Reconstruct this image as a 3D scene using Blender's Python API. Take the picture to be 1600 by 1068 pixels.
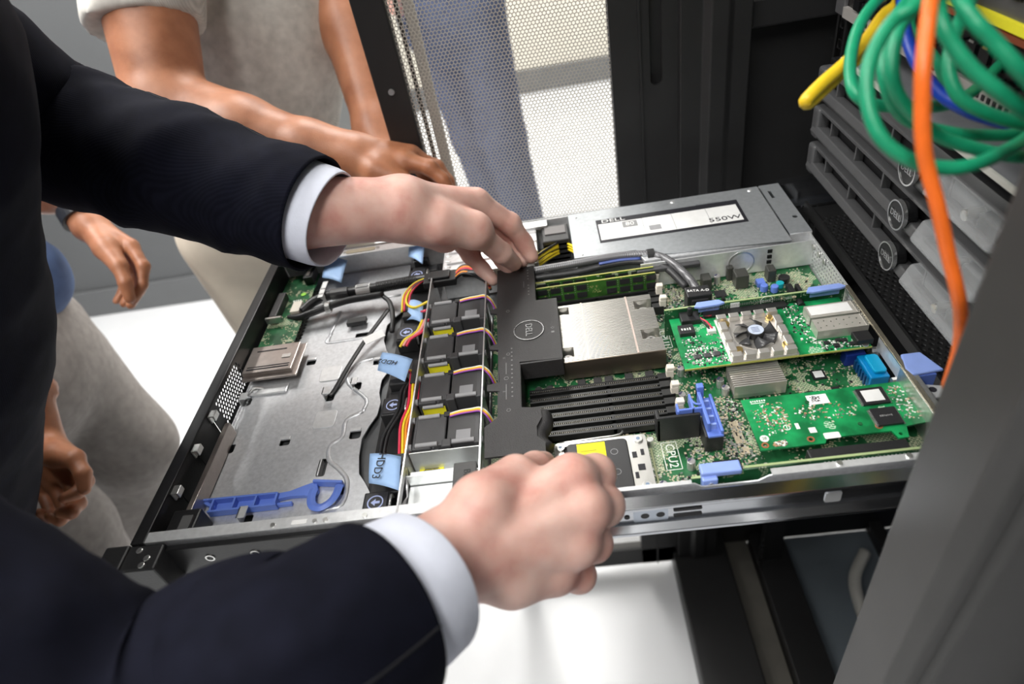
import bpy, bmesh, math, random
import numpy as np
from mathutils import Vector, Matrix

# ------------------------------------------------------------------ camera, world, lights, exposure
for o in list(bpy.data.objects): bpy.data.objects.remove(o)
SC = bpy.context.scene
COL = SC.collection
LIFT = 1.05      # everything is laid out from the top rim of the open server; it stands this high above the floor
CR = np.array([[0.98651466, -0.01017719, -0.16335619], [-0.13161581, -0.64261783, -0.75479773], [-0.09729388, 0.76611928, -0.63529139]])
CP = np.array([0.37618428, -0.30544277, 0.41610718])
FPX = 1004.436
cam = bpy.data.cameras.new('camera'); cam_o = bpy.data.objects.new('camera', cam); COL.objects.link(cam_o)
cam.sensor_width = 36.0; cam.sensor_fit = 'HORIZONTAL'; cam.lens = FPX / 1600 * 36.0
cam.clip_start = 0.02; cam.clip_end = 60
cam_o.matrix_world = Matrix(((CR[0][0], -CR[1][0], -CR[2][0], CP[0]), (CR[0][1], -CR[1][1], -CR[2][1], CP[1]),
                             (CR[0][2], -CR[1][2], -CR[2][2], CP[2]), (0, 0, 0, 1)))
cam.dof.use_dof = True; cam.dof.focus_distance = 0.62; cam.dof.aperture_fstop = 4.5
SC.camera = cam_o
w = bpy.data.worlds.new('world'); SC.world = w; w.use_nodes = True
w.node_tree.nodes['Background'].inputs[0].default_value = (0.95, 0.97, 1.0, 1)
w.node_tree.nodes['Background'].inputs[1].default_value = 0.06
SC.view_settings.view_transform = 'Standard'; SC.view_settings.look = 'None'
SC.view_settings.gamma = 1.0; SC.view_settings.use_curve_mapping = False
SC.view_settings.exposure = 0.35
CEIL = 1.62
LAMPS = [(-0.75, 0.55, 24), (0.15, -0.75, 14), (0.15, 1.75, 26), (-1.35, 1.2, 26), (-0.6, -0.9, 10), (1.0, 3.0, 26), (-0.3, 3.1, 26)]
for i, (lx, ly, en) in enumerate(LAMPS):
    L = bpy.data.lights.new('ceiling_lamp_light', 'AREA'); L.shape = 'RECTANGLE'; L.size = 0.3; L.size_y = 1.1
    L.energy = en; L.color = (1.0, 0.985, 0.95)
    lo = bpy.data.objects.new('ceiling_lamp_light', L); COL.objects.link(lo); lo.location = (lx, ly, CEIL - 0.075)

# ------------------------------------------------------------------ helpers
def pd(u, v, d):
    """point seen at photo pixel (u, v), d metres in front of the lens plane"""
    r = CR.T @ np.array([(u - 800) / FPX, (v - 534) / FPX, 1.0]); return Vector(CP + r * d)
def pz(u, v, z):
    r = CR.T @ np.array([(u - 800) / FPX, (v - 534) / FPX, 1.0]); return Vector(CP + r * (z - CP[2]) / r[2])

MATS = {}
def mat(name, col=(.5, .5, .5), rough=.5, metal=0., vary=0., scale=40., bump=0., bscale=None, spec=.5, alpha=1., trans=0., emit=None, coat=0., sss=0., stretch=None, sheen=0.):
    if name in MATS: return MATS[name]
    m = bpy.data.materials.new(name); m.use_nodes = True; MATS[name] = m
    nt = m.node_tree; b = nt.nodes['Principled BSDF']
    b.inputs['Base Color'].default_value = (*col, 1); b.inputs['Roughness'].default_value = rough; b.inputs['Metallic'].default_value = metal
    b.inputs['Specular IOR Level'].default_value = spec; b.inputs['Alpha'].default_value = alpha
    b.inputs['Transmission Weight'].default_value = trans; b.inputs['Coat Weight'].default_value = coat
    if sss: b.inputs['Subsurface Weight'].default_value = sss; b.inputs['Subsurface Radius'].default_value = (.012, .005, .003); b.inputs['Subsurface Scale'].default_value = 1
    if sheen: b.inputs['Sheen Weight'].default_value = sheen
    if emit: b.inputs['Emission Color'].default_value = (*emit[0], 1); b.inputs['Emission Strength'].default_value = emit[1]
    tc = nt.nodes.new('ShaderNodeTexCoord'); co = tc.outputs['Object']
    if stretch:
        mp = nt.nodes.new('ShaderNodeMapping'); mp.inputs['Scale'].default_value = stretch
        nt.links.new(co, mp.inputs[0]); co = mp.outputs[0]
    n = nt.nodes.new('ShaderNodeTexNoise'); n.inputs['Scale'].default_value = scale; n.inputs['Detail'].default_value = 4
    nt.links.new(co, n.inputs['Vector'])
    r = nt.nodes.new('ShaderNodeValToRGB')
    v = max(vary, .015)
    r.color_ramp.elements[0].position = .3; r.color_ramp.elements[1].position = .7
    r.color_ramp.elements[0].color = (*[max(0, c * (1 - v)) for c in col], 1); r.color_ramp.elements[1].color = (*[min(1, c * (1 + v)) for c in col], 1)
    nt.links.new(n.outputs['Fac'], r.inputs[0]); nt.links.new(r.outputs[0], b.inputs['Base Color'])
    if bump:
        n2 = nt.nodes.new('ShaderNodeTexNoise'); n2.inputs['Scale'].default_value = bscale or scale; n2.inputs['Detail'].default_value = 3
        nt.links.new(co, n2.inputs['Vector'])
        bp = nt.nodes.new('ShaderNodeBump'); bp.inputs['Strength'].default_value = bump; bp.inputs['Distance'].default_value = .002
        nt.links.new(n2.outputs['Fac'], bp.inputs['Height']); nt.links.new(bp.outputs[0], b.inputs['Normal'])
    m.diffuse_color = (*col, 1)
    return m

def ramp(nt, fac, stops, interp='LINEAR'):
    r = nt.nodes.new('ShaderNodeValToRGB'); r.color_ramp.interpolation = interp
    while len(r.color_ramp.elements) < len(stops): r.color_ramp.elements.new(.5)
    for e, (p, c) in zip(r.color_ramp.elements, stops): e.position = p; e.color = (*c, 1)
    nt.links.new(fac, r.inputs[0]); return r.outputs[0]

def mixc(nt, fac, a, b):
    x = nt.nodes.new('ShaderNodeMix'); x.data_type = 'RGBA'
    nt.links.new(fac, x.inputs[0]); nt.links.new(a, x.inputs[6]); nt.links.new(b, x.inputs[7]); return x.outputs[2]

def pcb_mat(name, base, pad, silk, dens=1.0, scale=1.0):
    """solder mask with copper areas, tinned pads and white print, all procedural"""
    m = bpy.data.materials.new(name); m.use_nodes = True; MATS[name] = m
    nt = m.node_tree; b = nt.nodes['Principled BSDF']; b.inputs['Roughness'].default_value = .38
    co = nt.nodes.new('ShaderNodeTexCoord').outputs['Object']
    def tex(kind, sc, **kw):
        t = nt.nodes.new(kind); nt.links.new(co, t.inputs['Vector']); t.inputs['Scale'].default_value = sc
        for k, v in kw.items(): setattr(t, k, v)
        return t
    n1 = tex('ShaderNodeTexNoise', 55 * scale); n1.inputs['Detail'].default_value = 6
    lo = tuple(c * .55 for c in base); hi = tuple(min(1, c * 1.35) for c in base)
    c1 = ramp(nt, n1.outputs['Fac'], [(.38, lo), (.5, base), (.62, hi)])
    v1 = tex('ShaderNodeTexVoronoi', 420 * scale, distance='CHEBYCHEV'); v1.inputs['Randomness'].default_value = .75
    n2 = tex('ShaderNodeTexNoise', 70 * scale); n2.inputs['Detail'].default_value = 2
    t = nt.nodes.new('ShaderNodeMath'); t.operation = 'LESS_THAN'; nt.links.new(v1.outputs['Distance'], t.inputs[0]); t.inputs[1].default_value = .33
    g = nt.nodes.new('ShaderNodeMath'); g.operation = 'GREATER_THAN'; nt.links.new(n2.outputs['Fac'], g.inputs[0]); g.inputs[1].default_value = .56 - .08 * dens
    f = nt.nodes.new('ShaderNodeMath'); f.operation = 'MULTIPLY'; nt.links.new(t.outputs[0], f.inputs[0]); nt.links.new(g.outputs[0], f.inputs[1])
    pc = nt.nodes.new('ShaderNodeRGB'); pc.outputs[0].default_value = (*pad, 1)
    c2 = mixc(nt, f.outputs[0], c1, pc.outputs[0])
    br = tex('ShaderNodeTexBrick', 150 * scale); br.inputs['Mortar Size'].default_value = .06
    n3 = tex('ShaderNodeTexNoise', 42 * scale)
    g2 = nt.nodes.new('ShaderNodeMath'); g2.operation = 'GREATER_THAN'; nt.links.new(n3.outputs['Fac'], g2.inputs[0]); g2.inputs[1].default_value = .60 - .05 * dens
    iv = nt.nodes.new('ShaderNodeMath'); iv.operation = 'MULTIPLY'; nt.links.new(br.outputs['Fac'], iv.inputs[0]); nt.links.new(g2.outputs[0], iv.inputs[1])
    sc_ = nt.nodes.new('ShaderNodeRGB'); sc_.outputs[0].default_value = (*silk, 1)
    c3 = mixc(nt, iv.outputs[0], c2, sc_.outputs[0])
    nt.links.new(c3, b.inputs['Base Color'])
    m.diffuse_color = (*base, 1)
    return m

def weave_mat(name, a, bcol, scale, direction='X', rough=.9, bump=.3, noise=.1, spec=.2, sheen=0.):
    m = bpy.data.materials.new(name); m.use_nodes = True; MATS[name] = m
    nt = m.node_tree; b = nt.nodes['Principled BSDF']; b.inputs['Roughness'].default_value = rough; b.inputs['Specular IOR Level'].default_value = spec
    b.inputs['Sheen Weight'].default_value = sheen
    co = nt.nodes.new('ShaderNodeTexCoord').outputs['Object']
    wv = nt.nodes.new('ShaderNodeTexWave'); wv.bands_direction = direction; wv.inputs['Scale'].default_value = scale; wv.inputs['Distortion'].default_value = .6
    wv.inputs['Detail'].default_value = 1
    nt.links.new(co, wv.inputs['Vector'])
    c = ramp(nt, wv.outputs['Fac'], [(.15, a), (.85, bcol)])
    n = nt.nodes.new('ShaderNodeTexNoise'); n.inputs['Scale'].default_value = 60; n.inputs['Detail'].default_value = 8; nt.links.new(co, n.inputs['Vector'])
    hs = nt.nodes.new('ShaderNodeHueSaturation'); nt.links.new(c, hs.inputs['Color'])
    mr = nt.nodes.new('ShaderNodeMapRange'); mr.inputs[1].default_value = .3; mr.inputs[2].default_value = .7; mr.inputs[3].default_value = 1 - noise; mr.inputs[4].default_value = 1 + noise
    nt.links.new(n.outputs['Fac'], mr.inputs[0]); nt.links.new(mr.outputs[0], hs.inputs['Value']); nt.links.new(hs.outputs[0], b.inputs['Base Color'])
    bp = nt.nodes.new('ShaderNodeBump'); bp.inputs['Strength'].default_value = bump; bp.inputs['Distance'].default_value = .0006
    nt.links.new(wv.outputs['Fac'], bp.inputs['Height']); nt.links.new(bp.outputs[0], b.inputs['Normal'])
    m.diffuse_color = (*a, 1)
    return m

def link(o, parent=None):
    COL.objects.link(o)
    if parent is not None: o.parent = parent
    return o
def tag(o, label, cat, group=None):
    o['label'] = label; o['category'] = cat
    if group: o['group'] = group
    return o
def thing(name, label, cat, loc=(0, 0, 0), group=None):
    o = bpy.data.objects.new(name, None); o.empty_display_size = .05; o.location = loc; link(o); return tag(o, label, cat, group)
def note(o, label): o['label'] = label; return o

class B:
    """collects shapes into one mesh"""
    def __init__(s): s.v = []; s.f = []
    def add(s, vs, fs):
        k = len(s.v); s.v += [tuple(p) for p in vs]; s.f += [tuple(i + k for i in f) for f in fs]; return s
    def box(s, x0, x1, y0, y1, z0, z1):
        return s.add([(x0, y0, z0), (x1, y0, z0), (x1, y1, z0), (x0, y1, z0), (x0, y0, z1), (x1, y0, z1), (x1, y1, z1), (x0, y1, z1)],
                     [(0, 3, 2, 1), (4, 5, 6, 7), (0, 1, 5, 4), (1, 2, 6, 5), (2, 3, 7, 6), (3, 0, 4, 7)])
    def cbox(s, c, h): return s.box(c[0] - h[0], c[0] + h[0], c[1] - h[1], c[1] + h[1], c[2] - h[2], c[2] + h[2])
    def obox(s, c, ax, ay, az, h):
        c = Vector(c); ax = Vector(ax).normalized() * h[0]; ay = Vector(ay).normalized() * h[1]; az = Vector(az).normalized() * h[2]
        vs = [c + i * ax + j * ay + k * az for k in (-1, 1) for i, j in ((-1, -1), (1, -1), (1, 1), (-1, 1))]
        return s.add(vs, [(0, 3, 2, 1), (4, 5, 6, 7), (0, 1, 5, 4), (1, 2, 6, 5), (2, 3, 7, 6), (3, 0, 4, 7)])
    def prism(s, poly, z0, z1, axis='z'):
        n = len(poly)
        def mp(a, b, c): return {'z': (a, b, c), 'y': (a, c, b), 'x': (c, a, b)}[axis]
        vs = [mp(a, b, z0) for a, b in poly] + [mp(a, b, z1) for a, b in poly]
        return s.add(vs, [tuple(range(n - 1, -1, -1)), tuple(range(n, 2 * n))] + [(i, (i + 1) % n, n + (i + 1) % n, n + i) for i in range(n)])
    def cyl(s, c, r, h, axis='z', n=16, r2=None):
        """c = centre of the base, h along +axis"""
        r2 = r if r2 is None else r2; vs = []
        for q, (rr, hh) in enumerate(((r, 0), (r2, h))):
            for i in range(n):
                a = 2 * math.pi * i / n; p = (rr * math.cos(a), rr * math.sin(a), hh)
                p = {'z': p, 'x': (p[2], p[0], p[1]), 'y': (p[0], p[2], p[1])}[axis]
                vs.append((c[0] + p[0], c[1] + p[1], c[2] + p[2]))
        return s.add(vs, [tuple(range(n - 1, -1, -1)), tuple(range(n, 2 * n))] + [(i, (i + 1) % n, n + (i + 1) % n, n + i) for i in range(n)])
    def ring(s, c, r0, r1, h, axis='z', n=24):
        vs = []
        for rr, hh in ((r0, 0), (r1, 0), (r1, h), (r0, h)):
            for i in range(n):
                a = 2 * math.pi * i / n; p = (rr * math.cos(a), rr * math.sin(a), hh)
                p = {'z': p, 'x': (p[2], p[0], p[1]), 'y': (p[0], p[2], p[1])}[axis]
                vs.append((c[0] + p[0], c[1] + p[1], c[2] + p[2]))
        return s.add(vs, [(q * n + i, q * n + (i + 1) % n, ((q + 1) % 4) * n + (i + 1) % n, ((q + 1) % 4) * n + i) for q in range(4) for i in range(n)])
    def tube(s, pts, r, n=8, sub=6, flat=1.0):
        P = spline(pts, sub); m = len(P); vs = []; up = None
        for i, p in enumerate(P):
            t = (P[min(i + 1, m - 1)] - P[max(i - 1, 0)]).normalized()
            if up is None: up = Vector((0, 0, 1)) if abs(t.z) < .9 else Vector((1, 0, 0))
            a = (up - t * up.dot(t)).normalized(); b = t.cross(a); up = a
            rr = r(i / (m - 1)) if callable(r) else r
            vs += [p + a * math.cos(2 * math.pi * k / n) * rr * flat + b * math.sin(2 * math.pi * k / n) * rr for k in range(n)]
        return s.add(vs, [(i * n + k, i * n + (k + 1) % n, (i + 1) * n + (k + 1) % n, (i + 1) * n + k) for i in range(m - 1) for k in range(n)]
                     + [tuple(range(n - 1, -1, -1)), tuple(range((m - 1) * n, m * n))])
    def mesh(s, name, material, smooth=False):
        me = bpy.data.meshes.new(name); me.from_pydata(s.v, [], s.f); me.materials.append(material)
        if smooth: me.shade_smooth()
        bm = bmesh.new(); bm.from_mesh(me); bmesh.ops.recalc_face_normals(bm, faces=bm.faces); bm.to_mesh(me); bm.free()
        if smooth: me.shade_smooth()
        return me
    def build(s, name, material, parent=None, bevel=0., smooth=False, seg=2):
        o = bpy.data.objects.new(name, s.mesh(name, material, smooth)); link(o, parent)
        if bevel:
            b = o.modifiers.new('bevel', 'BEVEL'); b.width = bevel; b.segments = seg; b.limit_method = 'ANGLE'; b.angle_limit = .6
        return o

def spline(pts, sub=6):
    P = [Vector(p) for p in pts]
    if len(P) < 3 or sub < 2: return P
    out = []
    for i in range(len(P) - 1):
        p0 = P[i - 1] if i else P[0] * 2 - P[1]; p1 = P[i]; p2 = P[i + 1]; p3 = P[i + 2] if i + 2 < len(P) else P[-1] * 2 - P[-2]
        for k in range(sub):
            t = k / sub
            out.append(.5 * ((2 * p1) + (p2 - p0) * t + (2 * p0 - 5 * p1 + 4 * p2 - p3) * t * t + (3 * p1 - p0 - 3 * p2 + p3) * t ** 3))
    out.append(P[-1]); return out

def copy(o, loc=None, parent=None, **kw):
    c = o.copy(); link(c, parent)
    if loc is not None: c.location = loc
    for k, v in kw.items(): c[k] = v
    return c

def curve_mesh(cu, name, material, matrix):
    ob = bpy.data.objects.new('tmp', cu); COL.objects.link(ob)
    dg = bpy.context.evaluated_depsgraph_get(); dg.update()
    me = bpy.data.meshes.new_from_object(ob.evaluated_get(dg)); bpy.data.objects.remove(ob); bpy.data.curves.remove(cu)
    me.name = name; me.transform(matrix); me.materials.clear(); me.materials.append(material); return me

PLANES = {'xy': Matrix.Identity(4), 'xz': Matrix(((1, 0, 0, 0), (0, 0, -1, 0), (0, 1, 0, 0), (0, 0, 0, 1))), 'yz': Matrix(((0, 0, 1, 0), (1, 0, 0, 0), (0, 1, 0, 0), (0, 0, 0, 1)))}
def plate(name, outer, holes, pos, th, material, parent=None, plane='xy', bevel=0.):
    """flat sheet with real cut-outs; pos = where its middle lies along the plane's normal"""
    cu = bpy.data.curves.new('c', 'CURVE'); cu.dimensions = '2D'; cu.fill_mode = 'BOTH'; cu.extrude = th / 2
    for poly in [outer] + list(holes):
        sp = cu.splines.new('POLY'); sp.points.add(len(poly) - 1); sp.use_cyclic_u = True
        for p, (a, b) in zip(sp.points, poly): p.co = (a, b, 0, 1)
    mx = PLANES[plane].copy()
    off = {'xy': (0, 0, pos), 'xz': (0, pos, 0), 'yz': (pos, 0, 0)}[plane]
    me = curve_mesh(cu, name, material, Matrix.Translation(off) @ mx)
    o = bpy.data.objects.new(name, me); link(o, parent)
    return o
def rect(x0, x1, y0, y1): return [(x0, y0), (x1, y0), (x1, y1), (x0, y1)]
def rrect(x0, x1, y0, y1, r, n=4):
    out = []
    for cx, cy, a0 in ((x1 - r, y1 - r, 0), (x0 + r, y1 - r, 90), (x0 + r, y0 + r, 180), (x1 - r, y0 + r, 270)):
        out += [(cx + r * math.cos(math.radians(a0 + 90 * k / n)), cy + r * math.sin(math.radians(a0 + 90 * k / n))) for k in range(n + 1)]
    return out
def circ(x, y, r, n=16): return [(x + r * math.cos(2 * math.pi * k / n), y + r * math.sin(2 * math.pi * k / n)) for k in range(n)]

def text(name, s, size, material, parent, loc, rot=(0, 0, 0), th=.0002, align='CENTER', sx=1.0):
    cu = bpy.data.curves.new('t', 'FONT'); cu.body = s; cu.size = size; cu.align_x = align; cu.align_y = 'CENTER'; cu.extrude = th; cu.resolution_u = 3
    e = Matrix.Rotation(rot[2], 4, 'Z') @ Matrix.Rotation(rot[1], 4, 'Y') @ Matrix.Rotation(rot[0], 4, 'X')
    me = curve_mesh(cu, name, material, Matrix.Translation(loc) @ e @ Matrix.Diagonal((sx, 1, 1, 1)))
    o = bpy.data.objects.new(name, me); link(o, parent); return o
R90 = math.pi / 2

# ------------------------------------------------------------------ materials
steel = mat('galvanised_steel', (.66, .67, .69), .38, .60, .10, 260, .06, 300)
steel_b = mat('bright_sheet_steel', (.80, .81, .82), .34, .58, .07, 180, .05, 250)
chrome = mat('polished_rail_steel', (.66, .68, .72), .16, 1., .06, 30, stretch=(1, 1, 12))
brown_st = mat('brownish_tinned_plate', (.47, .42, .39), .3, .9, .08, 120)
blackp = mat('black_plastic', (.018, .018, .019), .42, 0, .1, 90, .08, 600)
shroud_m = mat('grained_black_plastic', (.027, .026, .027), .46, 0, .08, 200, .35, 1400, spec=.6)
blackm = mat('black_painted_metal', (.012, .012, .013), .38, .0, .1, 60, .05, 500)
rackgrey = mat('dark_grey_powder_coat', (.040, .039, .038), .48, 0, .06, 30, .1, 900)
rackblack = mat('black_powder_coat', (.013, .013, .0135), .5, 0, .1, 30, .1, 900)
darkgrey = mat('charcoal_fan_plastic', (.055, .055, .058), .42, 0, .08, 80, .06, 700)
greyrub = mat('grey_rubber', (.30, .30, .31), .55, 0, .06, 120)
bluep = mat('blue_touchpoint_plastic', (.13, .22, .66), .38, 0, .06, 60)
bluelp = mat('light_blue_touchpoint_plastic', (.27, .38, .80), .42, 0, .06, 60)
tape = mat('pale_blue_tape', (.36, .55, .86), .5, 0, .07, 60, .1, 90)
white = mat('white_label_paper', (.80, .80, .79), .6, 0, .04, 90)
ink = mat('black_ink', (.015, .015, .02), .6)
yellow = mat('yellow_label', (.86, .78, .03), .5, 0, .05, 90)
y_wire = mat('yellow_wire', (.85, .66, .03), .42); r_wire = mat('red_wire', (.72, .04, .09), .42); o_wire = mat('orange_wire', (.88, .30, .03), .42)
w_wire = mat('white_wire', (.78, .76, .74), .45); b_wire = mat('blue_wire', (.03, .09, .55), .42); k_wire = mat('black_wire', (.014, .014, .015), .4); p_wire = mat('purple_wire', (.28, .06, .42), .42)
pk_wire = mat('pink_wire', (.82, .36, .34), .45)
cream = mat('cream_latch_plastic', (.74, .69, .60), .45, 0, .05, 90)
tan_c = mat('tan_component', (.50, .42, .30), .45, 0, .15, 400)
tin = mat('tinned_contact', (.72, .72, .70), .28, .9, .08, 300)
gold = mat('gold_contact', (.72, .52, .20), .3, .9)
chip_m = mat('black_chip_package', (.022, .022, .024), .36, 0, .08, 300)
silk_m = mat('white_board_print', (.78, .82, .76), .6)
alu = mat('pale_aluminium', (.74, .71, .67), .32, .75, .06, 60)
nickel = mat('nickel_heat_sink', (.66, .64, .60), .3, .85, .06, 80, stretch=(1, 30, 1))
pcb_main = pcb_mat('motherboard_solder_mask', (.014, .105, .036), (.46, .42, .29), (.46, .50, .34), .75)
pcb_card = pcb_mat('bright_green_solder_mask', (.008, .25, .075), (.46, .50, .36), (.42, .62, .44), -1.6, .8)
pcb_dark = pcb_mat('dark_green_solder_mask', (.012, .085, .03), (.25, .3, .2), (.3, .38, .28), -.2)
# ------------------------------------------------------------------ the room
FL = -LIFT
floor_m = mat('white_floor_vinyl', (.83, .84, .86), .22, 0, .03, 3, .02, 60)
wall_m = mat('cream_wall_paint', (.80, .76, .66), .7, 0, .03, 2, .05, 200)
greywall_m = mat('grey_wall_paint', (.125, .13, .135), .6, 0, .04, 2, .05, 200)
skirt_m = mat('grey_vinyl_skirting', (.15, .155, .16), .5, 0, .04, 8)
ceil_m = mat('white_ceiling_tile', (.85, .85, .84), .8, 0, .04, 60, .2, 300)
def struct(o): o['kind'] = 'structure'; return o
struct(B().box(-4, 4, -2.2, 4.1, FL - .06, FL).build('floor', floor_m))
struct(B().box(-4, 4, -2.2, 4.1, CEIL, CEIL + .08).build('ceiling', ceil_m))
struct(B().box(-.62, 4, 3.98, 4.1, FL, CEIL).build('wall_back', wall_m))
struct(B().box(-4, -.62, 2.05, 2.2, FL, CEIL).box(-.74, -.62, 2.2, 4.1, FL, CEIL).build('wall_left', greywall_m))
struct(B().box(-.60, 4, 3.965, 3.98, FL, FL + .15).build('baseboard_back', skirt_m, bevel=.003))
struct(B().box(-4, -.605, 2.035, 2.05, FL, FL + .13).build('baseboard_left', skirt_m, bevel=.003))
sw = thing('wall_switch', 'pale light switch plate on the grey wall behind the man in the T-shirt', 'switch', (-1.62, 2.045, .18))
B().box(-.045, .045, -.008, .005, -.07, .07).build('cover_plate', mat('pale_switch_plastic', (.42, .44, .45), .5), sw, bevel=.003)
B().box(-.014, .014, -.016, -.008, -.03, .03).build('rocker', mat('switch_rocker', (.5, .51, .52), .4), sw, bevel=.002)
lamp_frame = mat('white_lamp_housing', (.8, .8, .8), .4)
lamp_glow = mat('lamp_diffuser', (.95, .95, .93), .5, emit=((1, .98, .94), 3.0))
for lx, ly, en in LAMPS:
    t = thing('ceiling_light', 'long white fluorescent ceiling light with a glowing diffuser', 'ceiling light', (lx, ly, CEIL), 'ceiling lights')
    B().box(-.19, .19, -.6, .6, -.05, 0).build('housing', lamp_frame, t, bevel=.01)
    B().box(-.16, .16, -.57, .57, -.062, -.05).build('diffuser', lamp_glow, t, bevel=.004)

# ------------------------------------------------------------------ the rack cabinet with its open mesh door
rk = thing('server_rack', 'open black and grey rack cabinet with a perforated door, holding the mounted servers', 'server rack', (0, 0, FL))
def rp(name, b, m, parent=rk, **kw):
    o = b.build(name, m, parent, **kw)
    if parent is rk: o.location = (0, 0, -FL)
    return o
Z0, Z1 = FL + .015, 1.0
rp('front_post', B().prism([(.548, -.083), (.548, -.126), (.556, -.134), (.563, -.134), (.566, -.128), (.572, -.134), (.64, -.134), (.64, -.083)], Z0, Z1), rackgrey, bevel=.0015)
rp('front_post', B().prism([(.548, .517), (.575, .517), (.583, .509), (.603, .509), (.61, .515), (.632, .515), (.632, .58), (.548, .58)], Z0, Z1), rackblack, bevel=.0015)
for y in (-.135, .545): rp('rear_post', B().box(1.42, 1.48, y, y + .035, Z0, Z1), rackblack, bevel=.002)
rp('side_panel', B().box(.63, 1.48, .575, .59, Z0, Z1), rackblack)
rp('side_panel', B().box(.66, 1.48, -.165, -.15, Z0, Z1), rackblack)
rp('roof_panel', B().box(.545, 1.48, -.165, .59, Z1, Z1 + .03), rackblack, bevel=.004)
rp('base_frame', B().box(.538, .66, -.165, .59, FL, FL + .07), rackblack, bevel=.004)
rp('base_trim', B().box(.662, .722, -.15, .575, FL + .002, FL + .02), mat('tan_grey_trim', (.17, .16, .14), .45, .3, .1, 20), bevel=.002)
rp('base_rail', B().box(.724, .80, -.15, .575, FL + .002, FL + .05), rackblack, bevel=.003)
rp('base_plate', B().box(.802, 1.42, -.15, .575, FL + .002, FL + .012), mat('blue_grey_plate', (.20, .235, .27), .4, .2, .06, 8), bevel=.001)
rp('base_bar', B().box(1.0, 1.03, -.15, .575, FL + .014, FL + .05), rackblack, bevel=.003)
for y in (-.045, .467):                              # mounting uprights with square holes
    h = []
    for k in range(90):
        z = -.95 + k * .0222
        if z < .95: h.append(rect(y + .008, y + .017, z, z + .0095))
    o = plate('mounting_upright', rect(y, y + .026, Z0 + .05, Z1), h, .722, .002, rackblack, rk, 'yz'); o.location = (0, 0, -FL)
    rp('upright_flange', B().box(.722, .77, y if y < 0 else y + .024, (y if y < 0 else y + .024) + .002, Z0 + .05, Z1), rackblack)
for z in (.155, -.32, -.75, .62): rp('side_brace', B().prism([(.64, z), (1.42, z), (1.42, z + .034), (.64, z + .034)], .545, .572, 'y'), mat('black_brace_coat', (.02, .02, .021), .42), bevel=.003)
cl = rp('cable_ring', B().tube([(.69, .53, .335), (.655, .52, .32), (.665, .50, .285), (.70, .495, .285), (.715, .51, .32)], .006, 8), mat('grey_ring_plastic', (.16, .16, .16), .5), smooth=True)
for y in (-.018, .446): rp('slide_channel', B().box(.655, 1.2, y, y + .004, -.04, -.003).box(.655, 1.2, y, y + (.01 if y < 0 else -.01), -.006, -.003).box(.655, 1.2, y, y + (.01 if y < 0 else -.01), -.04, -.037), chrome)

# door leaf, swung open beside the server
door = B().box(.546, .556, .532, .552, Z0 + .02, Z1 - .02).build('door_leaf', rackblack, rk); door.location = (0, 0, -FL)
def dp(name, b, m, **kw): return b.build(name, m, door, **kw)
o = plate('hinge_stile', rect(.466, .546, Z0 + .02, Z1 - .02), [rrect(.514, .529, .112, .34, .007)], .534, .004, rackblack, door, 'xz')
dp('hinge_stile_side', B().box(.466, .470, .536, .556, Z0 + .02, Z1 - .02).box(.500, .503, .528, .533, Z0 + .02, Z1 - .02), rackblack)
dp('slot_backing', B().box(.508, .535, .550, .554, .08, .37), rackblack)
dp('latch_stile', B().prism([(.166, .532), (.206, .532), (.206, .556), (.200, .560), (.166, .556)], Z0 + .02, Z1 - .02), rackblack, bevel=.002)
dp('latch_bar', B().box(.212, .217, .556, .562, -.0, Z1 - .1).box(.212, .226, .556, .562, -.006, 0), mat('dark_latch_steel', (.05, .05, .05), .35, .6))
dp('stiffener', B().box(.222, .236, .556, .566, .0, Z1 - .05), mat('pale_stiffener', (.36, .35, .33), .5, .2), bevel=.002)
dp('door_rail', B().box(.166, .546, .532, .556, Z0 + .02, Z0 + .08), rackblack, bevel=.002)
dp('door_rail', B().box(.166, .546, .532, .556, Z1 - .08, Z1 - .02), rackblack, bevel=.002)
for z in (.16, .06): dp('stile_screw', B().cyl((.186, .532, z), .004, -.002, 'y', 12), tin)
def mesh_sheet():
    p = .0048; q = p * math.sqrt(3) / 2; vs = []; fs = []
    ri, ro = p * .44, p / math.sqrt(3)
    row = 0; z = Z0 + .08
    while z < Z1 - .08:
        x = .204 + (p / 2 if row % 2 else 0)
        while x < .468:
            k = len(vs)
            for r in (ro, ri):
                vs += [(x + r * math.sin(a * math.pi / 3), .540, z + r * math.cos(a * math.pi / 3)) for a in range(6)]
            fs += [(k + a, k + (a + 1) % 6, k + 6 + (a + 1) % 6, k + 6 + a) for a in range(6)]
            x += p
        z += q; row += 1
    me = bpy.data.meshes.new('perforated_sheet'); me.from_pydata(vs, [], fs); me.materials.append(mat('perforated_sheet_coat', (.46, .43, .38), .5, 0, .05, 60)); return me
ms = bpy.data.objects.new('perforated_sheet', mesh_sheet()); link(ms, door); ms['kind'] = 'stuff'

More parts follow.
